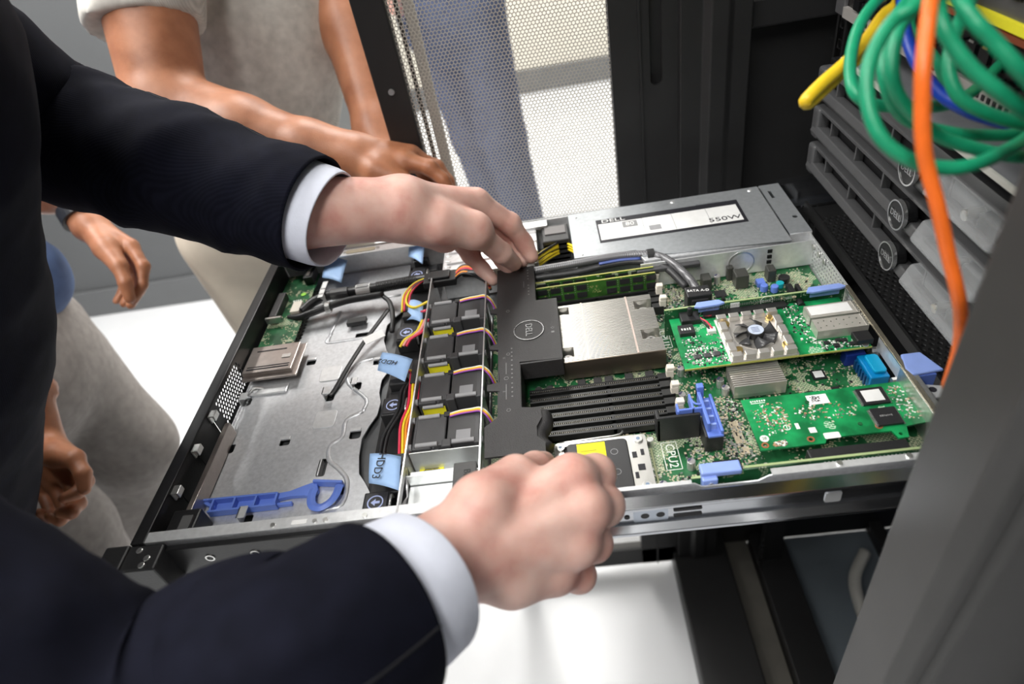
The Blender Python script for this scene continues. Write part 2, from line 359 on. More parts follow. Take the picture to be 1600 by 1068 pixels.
# ------------------------------------------------------------------ servers still mounted in the rack
bez_m = mat('dark_grey_bezel_plastic', (.080, .081, .084), .36, 0, .06, 60, .06, 900)
bez_d = mat('black_bezel_recess', (.010, .010, .011), .45)
clear_m = mat('frosted_clear_plastic', (.62, .64, .66), .32, 0, .05, 40, spec=.5, alpha=.32)
sil_m = mat('silver_logo_rim', (.78, .78, .79), .2, .9)
UNIT = .0445
def mounted(z, label):
    t = thing('mounted_server', label, 'server', (0, 0, z), 'servers mounted in the rack')
    B().box(.712, 1.38, .002, .432, .0005, .0425).build('server_case', steel_b if z > .08 else steel, t, bevel=.001)
    for y in (.436, -.022): B().box(.704, .716, y, y + .02, .001, .043).build('mounting_ear', blackm, t, bevel=.002)
    B().box(.700, .7115, .004, .430, .003, .041).build('recess', bez_d, t)
    # lower bar: a sloping blade that runs the full width and turns up at the ends
    prof = [(.699, .004), (.689, .006), (.683, .014), (.686, .022), (.699, .020)]
    B().prism([(a, b) for a, b in prof], -.002, .436, 'y').build('lower_bar', bez_m, t, bevel=.0012)
    B().prism([(.699, .0395), (.688, .0385), (.688, .0425), (.699, .0432)], .0, .434, 'y').build('upper_bar', bez_m, t, bevel=.0008)
    for y0, y1 in ((.422, .440), (-.006, .010)):
        B().box(.685, .700, y0, y1, .006, .0425).build('end_cheek', bez_m, t, bevel=.004, seg=3)
    for y in (.395, .33, .268, .165, .1): B().box(.690, .699, y, y + .003, .018, .041).build('bezel_bar', bez_m, t, bevel=.0008)
    lg = B().cyl((.680, .2145, .0235), .0135, .012, 'x', 32).build('badge', mat('black_badge', (.012, .012, .013), .25), t)
    B().ring((.6792, .2145, .0235), .0128, .0142, .004, 'x', 40).build('badge_rim', sil_m, lg)
    text('badge_letters', 'DELL', .0085, sil_m, lg, (.6794, .2145, .0235), (R90, 0, -R90), .0003)
    cp = B().prism([(.672, .022), (.690, .018), (.700, .018), (.700, .041), (.680, .041)], .082, .176, 'y').build('clear_cover', clear_m, t, bevel=.003, seg=3)
    B().box(.690, .698, .115, .165, .022, .038).build('lock_plate', mat('grey_lock_plate', (.10, .105, .11), .4), cp, bevel=.002)
    B().cyl((.676, .122, .031), .0045, .018, 'x', 14).build('lock_barrel', tin, cp, bevel=.0006)
    B().box(.681, .694, .09, .114, .024, .037).build('lock_cam', blackp, cp, bevel=.002)
    return t
mounted(.006, 'rack server with dark bezel and round badge, lowest of the three mounted ones')
mounted(.006 + UNIT, 'rack server with dark bezel and round badge, middle of the three mounted ones')
mounted(.006 + 2 * UNIT, 'rack server with dark bezel and round badge, topmost of the three under the cables')
# the slot below, empty but for the drawn-out server's own channel: a vented blank further back
t = thing('vented_blank', 'black vented shelf tray deep in the rack behind the drawn-out server', 'shelf', (0, 0, 0))
hs_ = [circ(.70 + .0075 * i + (.00375 if j % 2 else 0), .03 + .0068 * j, .0026, 6) for i in range(10) for j in range(56)]
o = plate('vented_tray', rect(.69, .79, .0, .434), hs_, -.0415, .0015, rackblack, t)
B().box(.79, 1.2, 0, .434, -.043, -.041).box(.688, .691, 0, .434, -.043, -.03).build('tray_body', rackblack, t)
# the topmost server's own grey vented lid, not a separate shelf; then the switches
t = thing('server_lid', 'grey vented steel lid of the topmost bezelled server', 'shelf', (0, 0, .1395))
hs_ = [rrect(.74 + .008 * i, .7455 + .008 * i, .10 + .012 * j, .108 + .012 * j, .0015, 2) for i in range(4) for j in range(7)]
plate('vented_lid', rect(.705, 1.3, .004, .43), hs_, .002, .0015, mat('grey_lid_steel', (.45, .46, .49), .35, .6, .06, 60), t)
B().box(.7035, .706, .004, .43, .0012, .006).build('lid_lip', mat('pale_lid_edge', (.72, .72, .66), .4, .3), t)
def switch_unit(name, z, h, label, cat, strip, dark):
    t = thing(name, label, cat, (0, 0, z), None)
    B().box(.705, 1.1, .0, .434, 0, h).build('casing', dark, t, bevel=.001)
    for y in (.434, -.022): B().box(.701, .705, y, y + .022, 0, h).build('mounting_ear', mat('grey_ear_steel', (.22, .22, .23), .35, .7), t, bevel=.001)
    fp = B().box(.700, .705, .0, .434, 0, .010).build('lower_strip', strip, t)
    for k in range(56):
        if k % 14 < 11: B().box(.6993, .7003, .015 + k * .0072, .0185 + k * .0072, .0035, .0075).build('vent_slot', bez_d, fp)
    for r in range(2):
        for k in range(22):
            y = .02 + k * .018; zz = .013 + r * (h - .016) / 2
            if zz + .009 < h:
                B().box(.6995, .706, y, y + .0125, zz, zz + .0095).build('port', mat('port_black', (.008, .008, .009), .3), t)
                if r: B().box(.6990, .6996, y + .003, y + .009, zz + .0096, zz + .0112).build('port_shield', gold if k % 2 else tin, t)
    return t
switch_unit('network_switch', .186, .044, 'black network switch with a dotted pale lower strip behind the green cables', 'network switch', mat('pale_switch_strip', (.40, .38, .36), .4, .3), mat('black_switch_case', (.014, .012, .012), .4))
t = thing('patch_bay', 'grey patch bay with a yellow label strip above the network switch', 'patch bay', (0, 0, .234))
B().box(.702, .718, -.018, .452, 0, .09).build('panel', mat('grey_panel_steel', (.12, .12, .125), .4, .4), t, bevel=.001)
B().box(.6985, .702, .01, .424, .006, .0125).build('label_strip', yellow, t)
B().box(.6985, .702, .01, .424, .0005, .0045).build('red_strip', mat('dull_red_strip', (.22, .05, .02), .4), t)
for k in range(24): B().box(.700, .703, .012 + k * .0172, .025 + k * .0172, .024, .046).build('jack', mat('jack_black', (.008, .008, .009), .3), t, bevel=.001)

# ------------------------------------------------------------------ patch cables
def cmat(n, c): return mat(n, c, .42, 0, .07, 120, .1, 500)
g_c = cmat('green_cable_jacket', (.008, .30, .145)); o_c = cmat('orange_cable_jacket', (.93, .17, .018)); b_c = cmat('blue_cable_jacket', (.006, .05, .42)); yl_c = cmat('yellow_cable_jacket', (.86, .56, .02))
def cable(name, pts, r, m, label, sc=None, group=None):
    P = [pd(u, v, d) if not sc else pd(1200 + u / 3.56, v / 3.56, d) for u, v, d in pts]
    o = B().tube(P, r, 10, 8).build(name, m, None, smooth=True); return tag(o, label, 'cable', group)
PP = .36
cable('patch_cable', [(1000, -520, .40), (950, -260, .33), (850, 0, .30), (700, 110, .30), (600, 260, .30), (550, 420, .30), (565, 620, .30), (640, 780, .30), (780, 885, .30), (950, 932, .30), (1130, 920, .30), (1300, 850, .31), (1440, 765, .33), (1560, 640, .36), (1650, 450, .40)], .0034, g_c, 'green patch cable making the lowest, widest hanging loop in front of the orange cable', 1)
cable('patch_cable', [(1000, -500, .42), (930, -200, .36), (800, 40, .335), (720, 180, .33), (690, 380, .33), (725, 530, .335), (830, 660, .34), (960, 760, .345), (1150, 825, .345), (1400, 872, .35), (1600, 850, .38), (1750, 700, .44)], .0035, g_c, 'green patch cable just inside the widest hanging loop, passing behind the orange cable', 1)
cable('patch_cable', [(1020, -480, .44), (880, -140, .39), (700, 110, .36), (650, 300, .355), (645, 440, .355), (700, 590, .36), (800, 680, .365), (1000, 735, .365), (1180, 752, .37), (1400, 735, .38), (1600, 600, .42)], .0034, g_c, 'green patch cable curving flat across the grey lid behind the orange cable', 1)
cable('patch_cable', [(960, -420, .47), (760, -120, .44), (610, 0, .42), (520, 120, .415), (470, 260, .41), (456, 400, .405), (480, 510, .40), (560, 575, .40), (680, 592, .40), (850, 595, .40), (1000, 580, .41), (1150, 500, .43), (1300, 350, .46)], .0038, g_c, 'green patch cable of the outermost left loop crossing the yellow cable', 1)
cable('patch_cable', [(1010, -520, .34), (950, -200, .30), (945, 0, .285), (965, 130, .28), (1035, 260, .28), (1150, 400, .28), (1300, 520, .28), (1450, 630, .285), (1620, 720, .30), (1800, 740, .34)], .0034, g_c, 'green patch cable sloping down to the post beside the orange cable', 1)
cable('patch_cable', [(980, -420, .36), (1000, -140, .30), (1065, 0, .275), (1150, 120, .27), (1260, 235, .27), (1424, 415, .27), (1560, 560, .28), (1760, 700, .32)], .0034, g_c, 'green patch cable sloping across the yellow label strip toward the post', 1)
cable('patch_cable', [(1200, -300, .45), (1150, -60, .38), (1085, 80, .355), (1020, 250, .35), (1008, 410, .35), (1075, 550, .35), (1230, 635, .35), (1430, 690, .355), (1620, 720, .38)], .0037, g_c, 'green patch cable in the small loop right of the orange cable', 1)
cable('patch_cable', [(900, -300, .50), (820, 0, .46), (790, 150, .45), (880, 260, .45), (960, 380, .45), (1000, 520, .46), (1130, 620, .47), (1300, 640, .48)], .0036, g_c, 'green patch cable lying furthest back against the network switch', 1)
cable('patch_cable', [(1000, -500, .34), (945, -150, .285), (905, 0, .272), (880, 200, .270), (862, 400, .270), (858, 600, .275), (862, 780, .28), (885, 930, .285), (940, 1130, .29), (1000, 1400, .30), (1060, 1650, .31), (1075, 1800, .325), (1060, 1950, .34), (1000, 2150, .36)], .0033, o_c, 'orange patch cable hanging straight down past the round badges', 1)
cable('patch_cable', [(760, -300, .47), (745, -60, .43), (755, 110, .41), (790, 260, .40), (840, 370, .395), (930, 490, .39), (1030, 575, .385), (1180, 645, .385), (1400, 690, .39), (1600, 640, .42)], .0037, b_c, 'blue patch cable running behind the orange one', 1)
cable('patch_cable', [(900, -300, .48), (735, 0, .44), (640, 90, .435), (545, 225, .43), (430, 350, .425), (310, 455, .42), (225, 540, .418), (209, 566, .42), (235, 566, .424), (330, 480, .43), (430, 385, .435), (540, 295, .44), (640, 240, .46), (760, 140, .50)], .0043, yl_c, 'yellow patch cable folded into a narrow loop beside the bezels', 1)
pcb_ = [pz(1352, 862, FL + .05), pz(1336, 900, FL + .045), pz(1342, 940, FL + .04), pz(1362, 985, FL + .035), pz(1410, 1050, FL + .03), pz(1500, 1150, FL + .03)]
tag(B().tube(pcb_, .013, 10, 8).build('power_cable', mat('off_white_cable_jacket', (.55, .54, .50), .5), None, smooth=True), 'thick off-white cable curving at the foot of the rack', 'cable')
t = thing('crate', 'bright blue plastic crate standing at the bottom of the rack', 'crate', (1.12, .33, FL + .012))
for bx in ((0, .26, 0, .008, .0, .12), (0, .26, .212, .22, .0, .12), (0, .008, .008, .212, 0, .12), (.252, .26, .008, .212, 0, .12)): B().box(*bx).build('crate_wall', mat('blue_crate_plastic', (.012, .03, .42), .4), t, bevel=.003)
B().box(0, .26, 0, .22, 0, .006).build('crate_base', MATS['blue_crate_plastic'], t)
# ------------------------------------------------------------------ the opened server on its slides
random.seed(7)
srv = thing('rack_server', 'opened slim rack server drawn out on its slides, showing green boards and black fans', 'server', (.32, .217, -.044))
PAN = -.036; MB = -.0360; W_, L_ = .434, .650

def dashes(name, m, parent, x, y, z, w, h, seed):
    """print too small to read: broken strokes"""
    rnd = random.Random(seed); b = B(); u = x - w / 2
    while u < x + w / 2:
        d = rnd.uniform(.25, .6) * h; b.box(u, u + d, y - h / 2 * rnd.uniform(.5, 1), y + h / 2 * rnd.uniform(.5, 1), z, z + .0002); u += d + .3 * h
    o = b.build(name, m, parent); o['kind'] = 'stuff'; return o
# --- front pan with its wavy rear edge, slots and pressed shapes
wavy = [(.004, .002), (.172, .002), (.174, .018), (.172, .030), (.176, .040), (.176, .052), (.168, .066), (.160, .078), (.156, .10), (.155, .122), (.160, .138), (.166, .152),
        (.167, .170), (.163, .186), (.163, .205), (.168, .216), (.168, .240), (.160, .258), (.155, .275), (.155, .302), (.163, .316), (.172, .328), (.172, .38), (.170, .43), (.004, .43)]
def slot(cx, cy, w, h): return rrect(cx - w / 2, cx + w / 2, cy - h / 2, cy + h / 2, min(w, h) * .25, 3)
slots = [(.073, .130, .011, .009), (.072, .251, .011, .009), (.154, .236, .011, .009), (.147, .129, .012, .012), (.015, .130, .008, .012), (.136, .200, .010, .012), (.118, .388, .007, .005), (.010, .197, .012, .012), (.108, .187, .010, .010), (.062, .039, .010, .012), (.128, .290, .02, .008)]
holes = [slot(*s) for s in slots] + [slot(.121, .091, .009, .022), circ(.148, .060, .0042)]
for k in range(16): holes += [rect(.038, .042, .298 + k * .0066, .302 + k * .0066), rect(.044, .048, .298 + k * .0066, .302 + k * .0066)]
for i in range(3):
    for j in range(2): holes.append(rect(.034 + i * .0055, .038 + i * .0055, .008 + j * .008, .0125 + j * .008))
pan = plate('front_pan', wavy, holes, PAN - .0005, .0012, steel, srv)
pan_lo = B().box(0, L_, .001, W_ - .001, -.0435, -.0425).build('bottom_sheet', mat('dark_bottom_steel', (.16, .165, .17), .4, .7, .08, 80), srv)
def ridge(name, pts, r, z, parent): # pressed bead in sheet metal
    return B().tube([(a, b, z) for a, b in pts], r, 6, 4, flat=.35).build(name, steel, parent, smooth=True)
ridge('pressed_bead', [(.132, .012), (.133, .04), (.150, .045), (.150, .07), (.140, .085), (.126, .10), (.124, .118), (.134, .128), (.134, .15), (.150, .16)], .0028, PAN, pan)
ridge('pressed_bead', [(.150, .16), (.150, .178), (.126, .205), (.122, .225), (.132, .24), (.150, .245)], .0025, PAN, pan)
ridge('pressed_bead', [(.086, .30), (.083, .285), (.10, .283), (.148, .285)], .0025, PAN, pan)
ridge('pressed_bead', [(.088, .345), (.084, .285)], .0025, PAN, pan)
ridge('pressed_bead', [(.08, .39), (.085, .362), (.10, .362), (.165, .362)], .0030, PAN, pan)
for cx, cy in ((.101, .226), (.110, .155)):
    B().prism(rrect(cx - .012, cx + .012, cy - .012, cy + .012, .004), PAN, PAN + .0012).build('pressed_pad', steel_b, pan, bevel=.0008)
def hook(x, y, dx, h=.010, w=.010):
    B().box(x, x + .001, y - w / 2, y + w / 2, PAN, PAN + h).box(min(x, x + dx), max(x, x + dx), y - w / 2, y + w / 2, PAN + h - .001, PAN + h).build('pan_hook', steel_b, pan)
hook(.006, .197, .009); hook(.104, .187, .009, .012); hook(.132, .200, .007, .009); hook(.058, .040, .008, .012, .012)
for x, y in ((.073, .133), (.072, .254), (.154, .239), (.147, .133)): B().box(x - .0055, x + .0055, y - .001, y + .003, PAN, PAN + .0025).build('pan_tab', steel_b, pan, bevel=.0005)
B().cyl((.016, .213, PAN), .004, .004, 'z', 12).build('standoff', steel_b, pan); B().tube([(.010, .205, PAN + .003), (.018, .210, PAN + .008), (.026, .214, PAN + .003)], .0012, 6).build('standoff_clip', tin, pan)
B().box(.118, .1195, .081, .101, PAN - .006, PAN + .001).build('slot_lip', steel_b, pan)

# --- walls
wn = plate('near_wall', [(0, -.043), (L_, -.043), (L_, -.001), (.508, -.001), (.500, -.006), (.458, -.006), (.452, -.001), (0, -.001)], [], .0008, .0012, steel, srv, 'xz')
B().box(0, .285, .0, .010, -.0012, 0).box(.285, .45, .0, .0035, -.0012, 0).box(.51, L_, 0, .006, -.0012, 0).build('rim_flange', steel_b, wn)
for x in (.112, .148, .157, .19, .56, .61, .625): B().cyl((x, .0035, 0), .0022, .0012, 'z', 12).build('rim_rivet', tin, wn)
B().box(.128, .141, .002, .006, 0, .0006).build('rim_mark', white, wn)
wf = B().box(0, L_, W_ - .0012, W_, -.043, 0).build('far_wall', steel_b, srv)
B().box(0, .36, W_ - .016, W_, -.0012, 0).box(.01, .08, W_ - .022, W_ - .016, -.0012, 0).build('rim_flange', steel_b, wf)
for x in (.02, .09, .135, .2): B().cyl((x, W_ - .008, 0), .0025, .001, 'z', 12).build('rim_rivet', tin, wf)
B().prism(rrect(.092, .132, W_ - .0125, W_ - .0045, .003), 0, .001).build('rim_catch', mat('brass_catch', (.6, .55, .42), .35, .7), wf)
B().box(.0, .04, W_ + .001, W_ + .03, -.002, -.0005).build('rim_bracket', steel, wf)
fh = [circ(.169 + .0052 * i + (.0026 if j % 2 else 0), -.0345 + .0045 * j, .0022, 6) for i in range(13) for j in range(7)] + [rect(.025 + k * .045, .062 + k * .045, -.033, -.012) for k in range(3)]
pf = plate('front_panel', rect(.0, W_, -.043, -.001), fh, -.001, .0010, blackm, srv, 'yz')
B().box(-.012, -.0005, .0, W_, -.0025, -.0).box(-.013, -.010, .0, W_, -.007, 0).build('front_lip', blackm, pf, bevel=.0008)
B().box(-.012, -.004, .0, .155, -.043, -.002).box(-.012, -.004, .245, W_, -.043, -.002).build('front_fascia', blackp, pf, bevel=.001)
for y in (.150, .105, .056): 
    c = B().box(.0, .007, y - .005, y + .005, -.004, -.0025).box(.0, .002, y - .005, y + .005, -.012, -.003).box(.005, .007, y - .005, y + .005, -.009, -.003)
    c.build('spring_clip', tin, pf, bevel=.0005)
B().box(.010, .0155, .044, .150, -.0345, -.018).build('emi_rail', brown_st, pf, bevel=.0005)
B().box(.004, .030, .012, .040, -.036, -.012).build('corner_bracket', blackm, pf, bevel=.0015)
B().box(.016, .026, .018, .032, -.012, -.0105).build('bracket_sticker', mat('dark_grey_sticker', (.1, .1, .1), .4), pf)
ear = B().box(-.014, .018, -.024, .0, -.043, -.002).box(-.034, -.012, -.026, .0, -.046, .0).build('rack_ear', blackp, srv, bevel=.0018)
for x, y in ((-.002, -.006), (.008, -.014), (.006, -.020)): B().cyl((x, y, -.002), .0028, .0012, 'z', 14).build('ear_screw', tin, ear, bevel=.0004)
side = B().box(.012, .30, -.0055, -.0004, -.042, -.006).build('side_rail_cover', blackm, srv, bevel=.0008)
for x in (.05, .09, .14, .2): B().ring((x, -.0063, -.022), .0028, .0042, .001, 'y', 14).build('keyhole', tin, side)
pass
rail = B().prism([(-.0150, -.004), (-.0150, -.0075), (-.0085, -.011), (-.0085, -.033), (-.0150, -.0365), (-.0150, -.040), (-.003, -.040), (-.003, -.004)], .30, .66, 'x').build('inner_slide_rail', chrome, srv, bevel=.0006)
for x, r in ((.398, .0022), (.412, .0034), (.424, .0034), (.386, .0018)): B().cyl((x, -.0092, -.0225), r, .0006, 'y', 14).build('rail_hole', bez_d, rail)
B().prism(rrect(.434, .456, -.0205, -.0175, .0014), -.0094, -.0084, 'y').prism(rrect(.434, .456, -.028, -.025, .0014), -.0094, -.0084, 'y').build('rail_slot', bez_d, rail)
B().prism(rrect(.403, .430, -.030, -.0155, .002), -.0091, -.0085, 'y').build('rail_plate', mat('bluish_zinc', (.55, .60, .68), .28, .9), rail)
B().prism(rrect(.548, .560, -.029, -.017, .002), -.0094, -.0084, 'y').build('rail_window', mat('pale_zinc', (.78, .79, .8), .4, .6), rail)
B().prism([(W_ + .003, -.004), (W_ + .012, -.004), (W_ + .012, -.04), (W_ + .003, -.04)], .02, .66, 'x').build('inner_slide_rail', chrome, srv, bevel=.0006)

# --- rear wall
rh = [circ(.208 + .0054 * j, -.032 + .0054 * i, .0019, 6) for i in range(6) for j in range(19)] + [rect(.142, .196, -.0285, -.006), rect(.052, .094, -.026, -.008), rect(.104, .136, -.034, -.02)]
rw = plate('rear_wall', rect(0, W_, -.043, -.001), rh, L_, .0014, steel_b, srv, 'yz')
B().box(L_ - .004, L_ + .0005, .012, .215, -.0015, .0004).build('rear_lip', mat('brass_tinted_lip', (.64, .58, .45), .25, .9), rw, bevel=.0004)
for y in (.30, .285, .27): B().cyl((L_ - .001, y, -.008), .003, -.0015, 'x', 14).build('rear_rivet', tin, rw)
for k in range(9): B().box(L_ - .0045, L_ - .001, .152 + .0014 + k * .0075 - .012, .1548 + k * .0075 - .012, -.0305, -.026).build('spring_finger', tin, rw, bevel=.0005)

# --- power supply under its cover
psu = B().prism([(.390, .332), (.459, .331), (.466, .308), (.626, .308), (.626, .4325), (.390, .4325)], -.041, -.0006).build('power_supply', steel, srv, bevel=.0008)
cov = plate('psu_cover', [(.388, .3315), (.459, .3305), (.465, .3165), (.626, .305), (.626, .434), (.388, .434)], [rrect(.545, .575, .402, .412, .002)], .0005, .0012, mat('grey_cover_steel', (.42, .44, .46), .38, .5, .07, 200, .05, 260), psu)
lab = B().box(.421, .594, .356, .409, .0012, .0016).build('rating_label_back', ink, psu)
B().box(.423, .590, .361, .398, .0016, .0018).build('rating_label', white, psu)
text('label_letters', 'DELL', .0095, white, psu, (.442, .4035, .0018), sx=1.4)
B().box(.452, .470, .382, .396, .0018, .00195).build('efficiency_mark', mat('grey_print_block', (.28, .28, .28), .6), psu)
text('label_letters', '80', .011, white, psu, (.461, .389, .0021))
text('label_letters', '550W', .012, ink, psu, (.570, .369, .0019), sx=1.25)
for x in (.476, .512, .553): B().box(x, x + .0005, .362, .397, .0018, .0019).build('label_rule', greyrub, psu)
B().box(.482, .496, .367, .378, .0018, .0019).build('label_block', greyrub, psu)
for x, y in ((.396, .424), (.52, .4265), (.615, .4265), (.396, .336)): B().cyl((x, y, .001), .0032, .0012, 'z', 14, .002).build('cover_dimple', steel_b, psu)
c2 = plate('rear_cover', [(.628, .318), (.652, .318), (.652, .434), (.628, .434)], [rect(.634, .638, .40, .418), circ(.645, .352, .003)], .0008, .0012, mat('grey_rear_cover_steel', (.38, .40, .42), .38, .5, .07, 200), srv)
B().box(.628, .652, .317, .3185, -.03, .0008).build('cover_fold', steel_b, c2)
B().box(.46, .65, .3035, .305, -.034, -.002).build('psu_side_sheet', steel_b, psu)
B().box(.455, .525, .296, .3035, -.011, -.006).build('psu_side_shelf', mat('dark_shelf_steel', (.10, .10, .105), .35, .5), psu, bevel=.001)
for z in (-.008, -.015, -.022): B().box(.600, .605, .3025, .3035, z - .002, z + .002).build('side_sheet_slot', bez_d, psu)
B().ring((.572, .3028, -.018), .013, .0145, .0007, 'y', 30).build('side_sheet_ring', tin, psu)

# --- far channel in front of the supply: bright ducts and the black connector
duct = B().box(.226, .345, .345, .4325, -.041, -.006).build('far_duct', steel_b, srv, bevel=.001)
for y in (.368, .392, .414): B().box(.232, .345, y, y + .0015, -.006, -.0035).build('duct_fold', steel_b, duct)
B().box(.226, .36, .420, .4325, -.006, -.001).build('duct_lip', mat('white_zinc', (.80, .81, .82), .35, .7), duct, bevel=.0008)
for k in range(5): B().tube([(.222, .35 + .012 * k, -.03), (.228, .352 + .012 * k, -.008), (.236, .35 + .012 * k, -.006)], .0012, 6).build('duct_spring', tin, duct, smooth=True)
pc = B().box(.352, .386, .385, .424, -.036, -.004).build('psu_connector', blackp, srv, bevel=.0015)
B().box(.356, .382, .400, .418, -.004, -.0025).build('connector_window', mat('smoked_window', (.16, .15, .15), .3), pc)
for k in range(4): B().box(.354, .384, .385, .3865, -.033 + k * .007, -.03 + k * .007).build('connector_rib', darkgrey, pc)
for k in range(9):
    a = random.uniform(-.004, .004); z = -.026 + .0021 * k
    B().tube([(.372, .388, z), (.358, .372 + a, z + .006), (.338, .350 + a, z + .008), (.318, .338 + a, z + .006), (.30, .330, -.02)], .0016, 6, 5).build('power_wire', y_wire if k % 4 else k_wire, pc, smooth=True)
for k in range(3): B().tube([(.382, .388, -.012 - .004 * k), (.392, .366, -.008 - .004 * k), (.397, .345, -.012 - .004 * k)], .0016, 6).build('power_wire', y_wire, pc, smooth=True)

# --- fan walls and fans
for x, y1 in ((.2165, .345), (.2832, .312)):
    hl = [rect(.072 + .0593 * k, .112 + .0593 * k, -.038, -.008) for k in range(4)] + [[(.008, -.038), (.030, -.022), (.008, -.008)], [(.012, -.006), (.033, -.020), (.052, -.006)], [(.012, -.040), (.033, -.024), (.052, -.040)], [(.036, -.022), (.055, -.038), (.055, -.008)]]
    plate('fan_wall', rect(.002, y1, -.043, .0008), hl, x, .0014, steel_b, srv, 'yz')
fan0 = B().box(.2195, .2375, -.0205, .0205, -.0425, -.0045).box(.2215, .2500, -.0190, .0190, -.0425, -.0035).box(.2375, .2410, -.0200, .0200, -.0425, -.005).build('cooling_fan', darkgrey, srv, bevel=.0012)
s0 = B().box(.2515, .2780, -.0190, .0190, -.0425, -.0035).build('rear_stage', mat('charcoal_stage_plastic', (.045, .045, .047), .4), fan0, bevel=.0012)
B().box(.2760, .2815, -.0205, .0205, -.0425, -.0035).build('rear_flange', darkgrey, fan0, bevel=.001)
B().box(.2470, .2560, -.0215, -.0125, -.020, -.0028).build('latch_block', darkgrey, fan0, bevel=.0012)
B().box(.2470, .2560, .0145, .0205, -.020, -.0022).build('wire_clip', blackp, fan0, bevel=.001)
B().box(.2600, .2735, -.0165, -.004, -.0034, -.0027).build('grey_patch', mat('light_grey_patch', (.24, .24, .25), .4), fan0, bevel=.0004)
for y, z in ((-.0175, -.003), (.0165, -.003), (-.0205, -.010)): B().cyl((.2235, y, z), .0021, .020, 'x', 12).build('rubber_pin', greyrub, fan0, smooth=False)
B().cyl((.257, -.0175, -.0026), .0021, .020, 'x', 12).build('rubber_pin', greyrub, fan0)
for y in (-.0165, .0165): B().cyl((.2818, y, -.006), .0036, .0030, 'x', 12).build('pin_head', greyrub, fan0); B().cyl((.2165, y, -.006), .0032, .0030, 'x', 12).build('pin_head', greyrub, fan0)
B().box(.2225, .2450, -.0295, -.0212, -.0262, -.0256).build('warning_label', yellow, fan0)
B().box(.2225, .2450, -.0213, -.0209, -.0256, -.0105).build('warning_label', yellow, fan0)
for i, (a, b, z) in enumerate(((.2255, .2420, -.0235), (.2275, .2405, -.0265), (.2265, .2415, -.0285))): B().box(a, b, z + .0, z + .001, -.0255, -.02545).build('label_line', ink, fan0)
dashes('label_print', ink, fan0, .2335, -.0272, -.0256, .012, .0014, 7)
for k, m in enumerate((w_wire, y_wire, o_wire, p_wire)):
    B().tube([(.2530, .0165 - .0012 * k, -.0022), (.262, .0185 - .0014 * k, -.0018), (.273, .0190 - .0014 * k, -.0016), (.282, .0185 - .0016 * k, -.0012), (.289, .0140 - .002 * k, -.006), (.294, .010 - .003 * k, -.022)], .0008, 6, 5).build('fan_wire', m, fan0, smooth=True)
FAN_Y = (.0915, .1485, .2085, .2685)
fan0.location = (0, FAN_Y[0], 0)
for y in FAN_Y[1:]:
    c = copy(fan0, (0, y, 0), srv)
    for ch in list(fan0.children): copy(ch, None, c)
bay = B().box(.2185, .2825, .0655, .0665, -.043, -.003).box(.2185, .2825, .042, .043, -.043, -.005).box(.2185, .2825, .003, .065, -.0430, -.0355).box(.2185, .2825, .004, .041, -.0355, -.018).build('empty_fan_bay', mat('pale_zinc_bay', (.76, .78, .78), .38, .75, .05, 100), srv)
B().box(.222, .262, .043, .046, -.0052, -.0046).build('bay_fold', steel_b, bay)
bl = B().box(.2600, .2800, .008, .0495, -.036, -.0025).build('fan_blank', mat('grey_blank_plastic', (.075, .075, .075), .5, 0, .05, 200), srv, bevel=.001)
text('blank_letters', 'BLANK', .0085, mat('dark_blank_print', (.015, .015, .015), .5), bl, (.272, .028, -.0024), (0, 0, -R90))

# --- drive cable assemblies along the pan's edge
deck = B().box(.170, .216, .002, .43, -.0425, -.0405).build('cable_channel', blackm, srv)
icon_m = mat('pale_blue_print', (.45, .52, .82), .5)
def drive_conn(y):
    o = B().box(.176, .200, y - .0125, y + .0125, -.0405, -.0215).box(.178, .212, y + .0130, y + .026, -.0405, -.026).box(.180, .2, y + .027, y + .037, -.0405, -.018).build('drive_connector', blackp, srv, bevel=.0015)
    B().box(.178, .1985, y - .0105, y + .0105, -.0215, -.0205).build('release_key', mat('charcoal_key', (.03, .03, .033), .4), o, bevel=.0006)
    B().ring((.188, y, -.0205), .0062, .0072, .0004, 'z', 28).build('key_ring', icon_m, o)
    B().prism([(.184, y), (.188, y + .0035), (.188, y + .0012), (.192, y + .0012), (.192, y - .0012), (.188, y - .0012), (.188, y - .0035)], -.0205, -.0201).build('key_arrow', icon_m, o)
    B().tube([(.201, y - .012, -.03), (.2025, y - .010, -.018), (.2025, y + .004, -.018), (.2015, y + .008, -.026)], .0012, 6).build('key_spring', tin, o, smooth=True)
    return o
for y in (.031, .148, .263, .380): drive_conn(y)
def wires(parts, name, pts, mats, r=.0013, gap=.003, dz=0, parent=None):
    for k, m in enumerate(mats):
        P = [Vector(p) + Vector((gap * (k - (len(mats) - 1) / 2), .3 * gap * (k % 2), dz * k)) for p in pts]
        B().tube(P, r, 6, 6).build(name, m, parent, smooth=True)
har = B().tube([(.045, .335, -.022), (.062, .347, -.016), (.085, .352, -.014), (.11, .352, -.014), (.135, .351, -.013), (.16, .352, -.012), (.185, .352, -.011), (.205, .350, -.009), (.225, .345, -.007)], .0062, 12, 8).build('cable_harness', k_wire, srv, smooth=True)
B().tube([(.028, .332, -.026), (.045, .325, -.022), (.065, .326, -.018), (.085, .333, -.017), (.11, .341, -.018), (.15, .343, -.018)], .0045, 10, 8).build('harness_branch', blackp, har, smooth=True)
B().tube([(.15, .340, -.020), (.160, .325, -.02), (.166, .300, -.024), (.166, .28, -.03)], .003, 8).build('harness_branch', blackp, har, smooth=True)
for k in range(22): B().ring((.142 + k * .0024, .3515, -.0128 + .0001 * k), .0058, .0071, .0013, 'x', 14).build('corrugation', blackp, har)
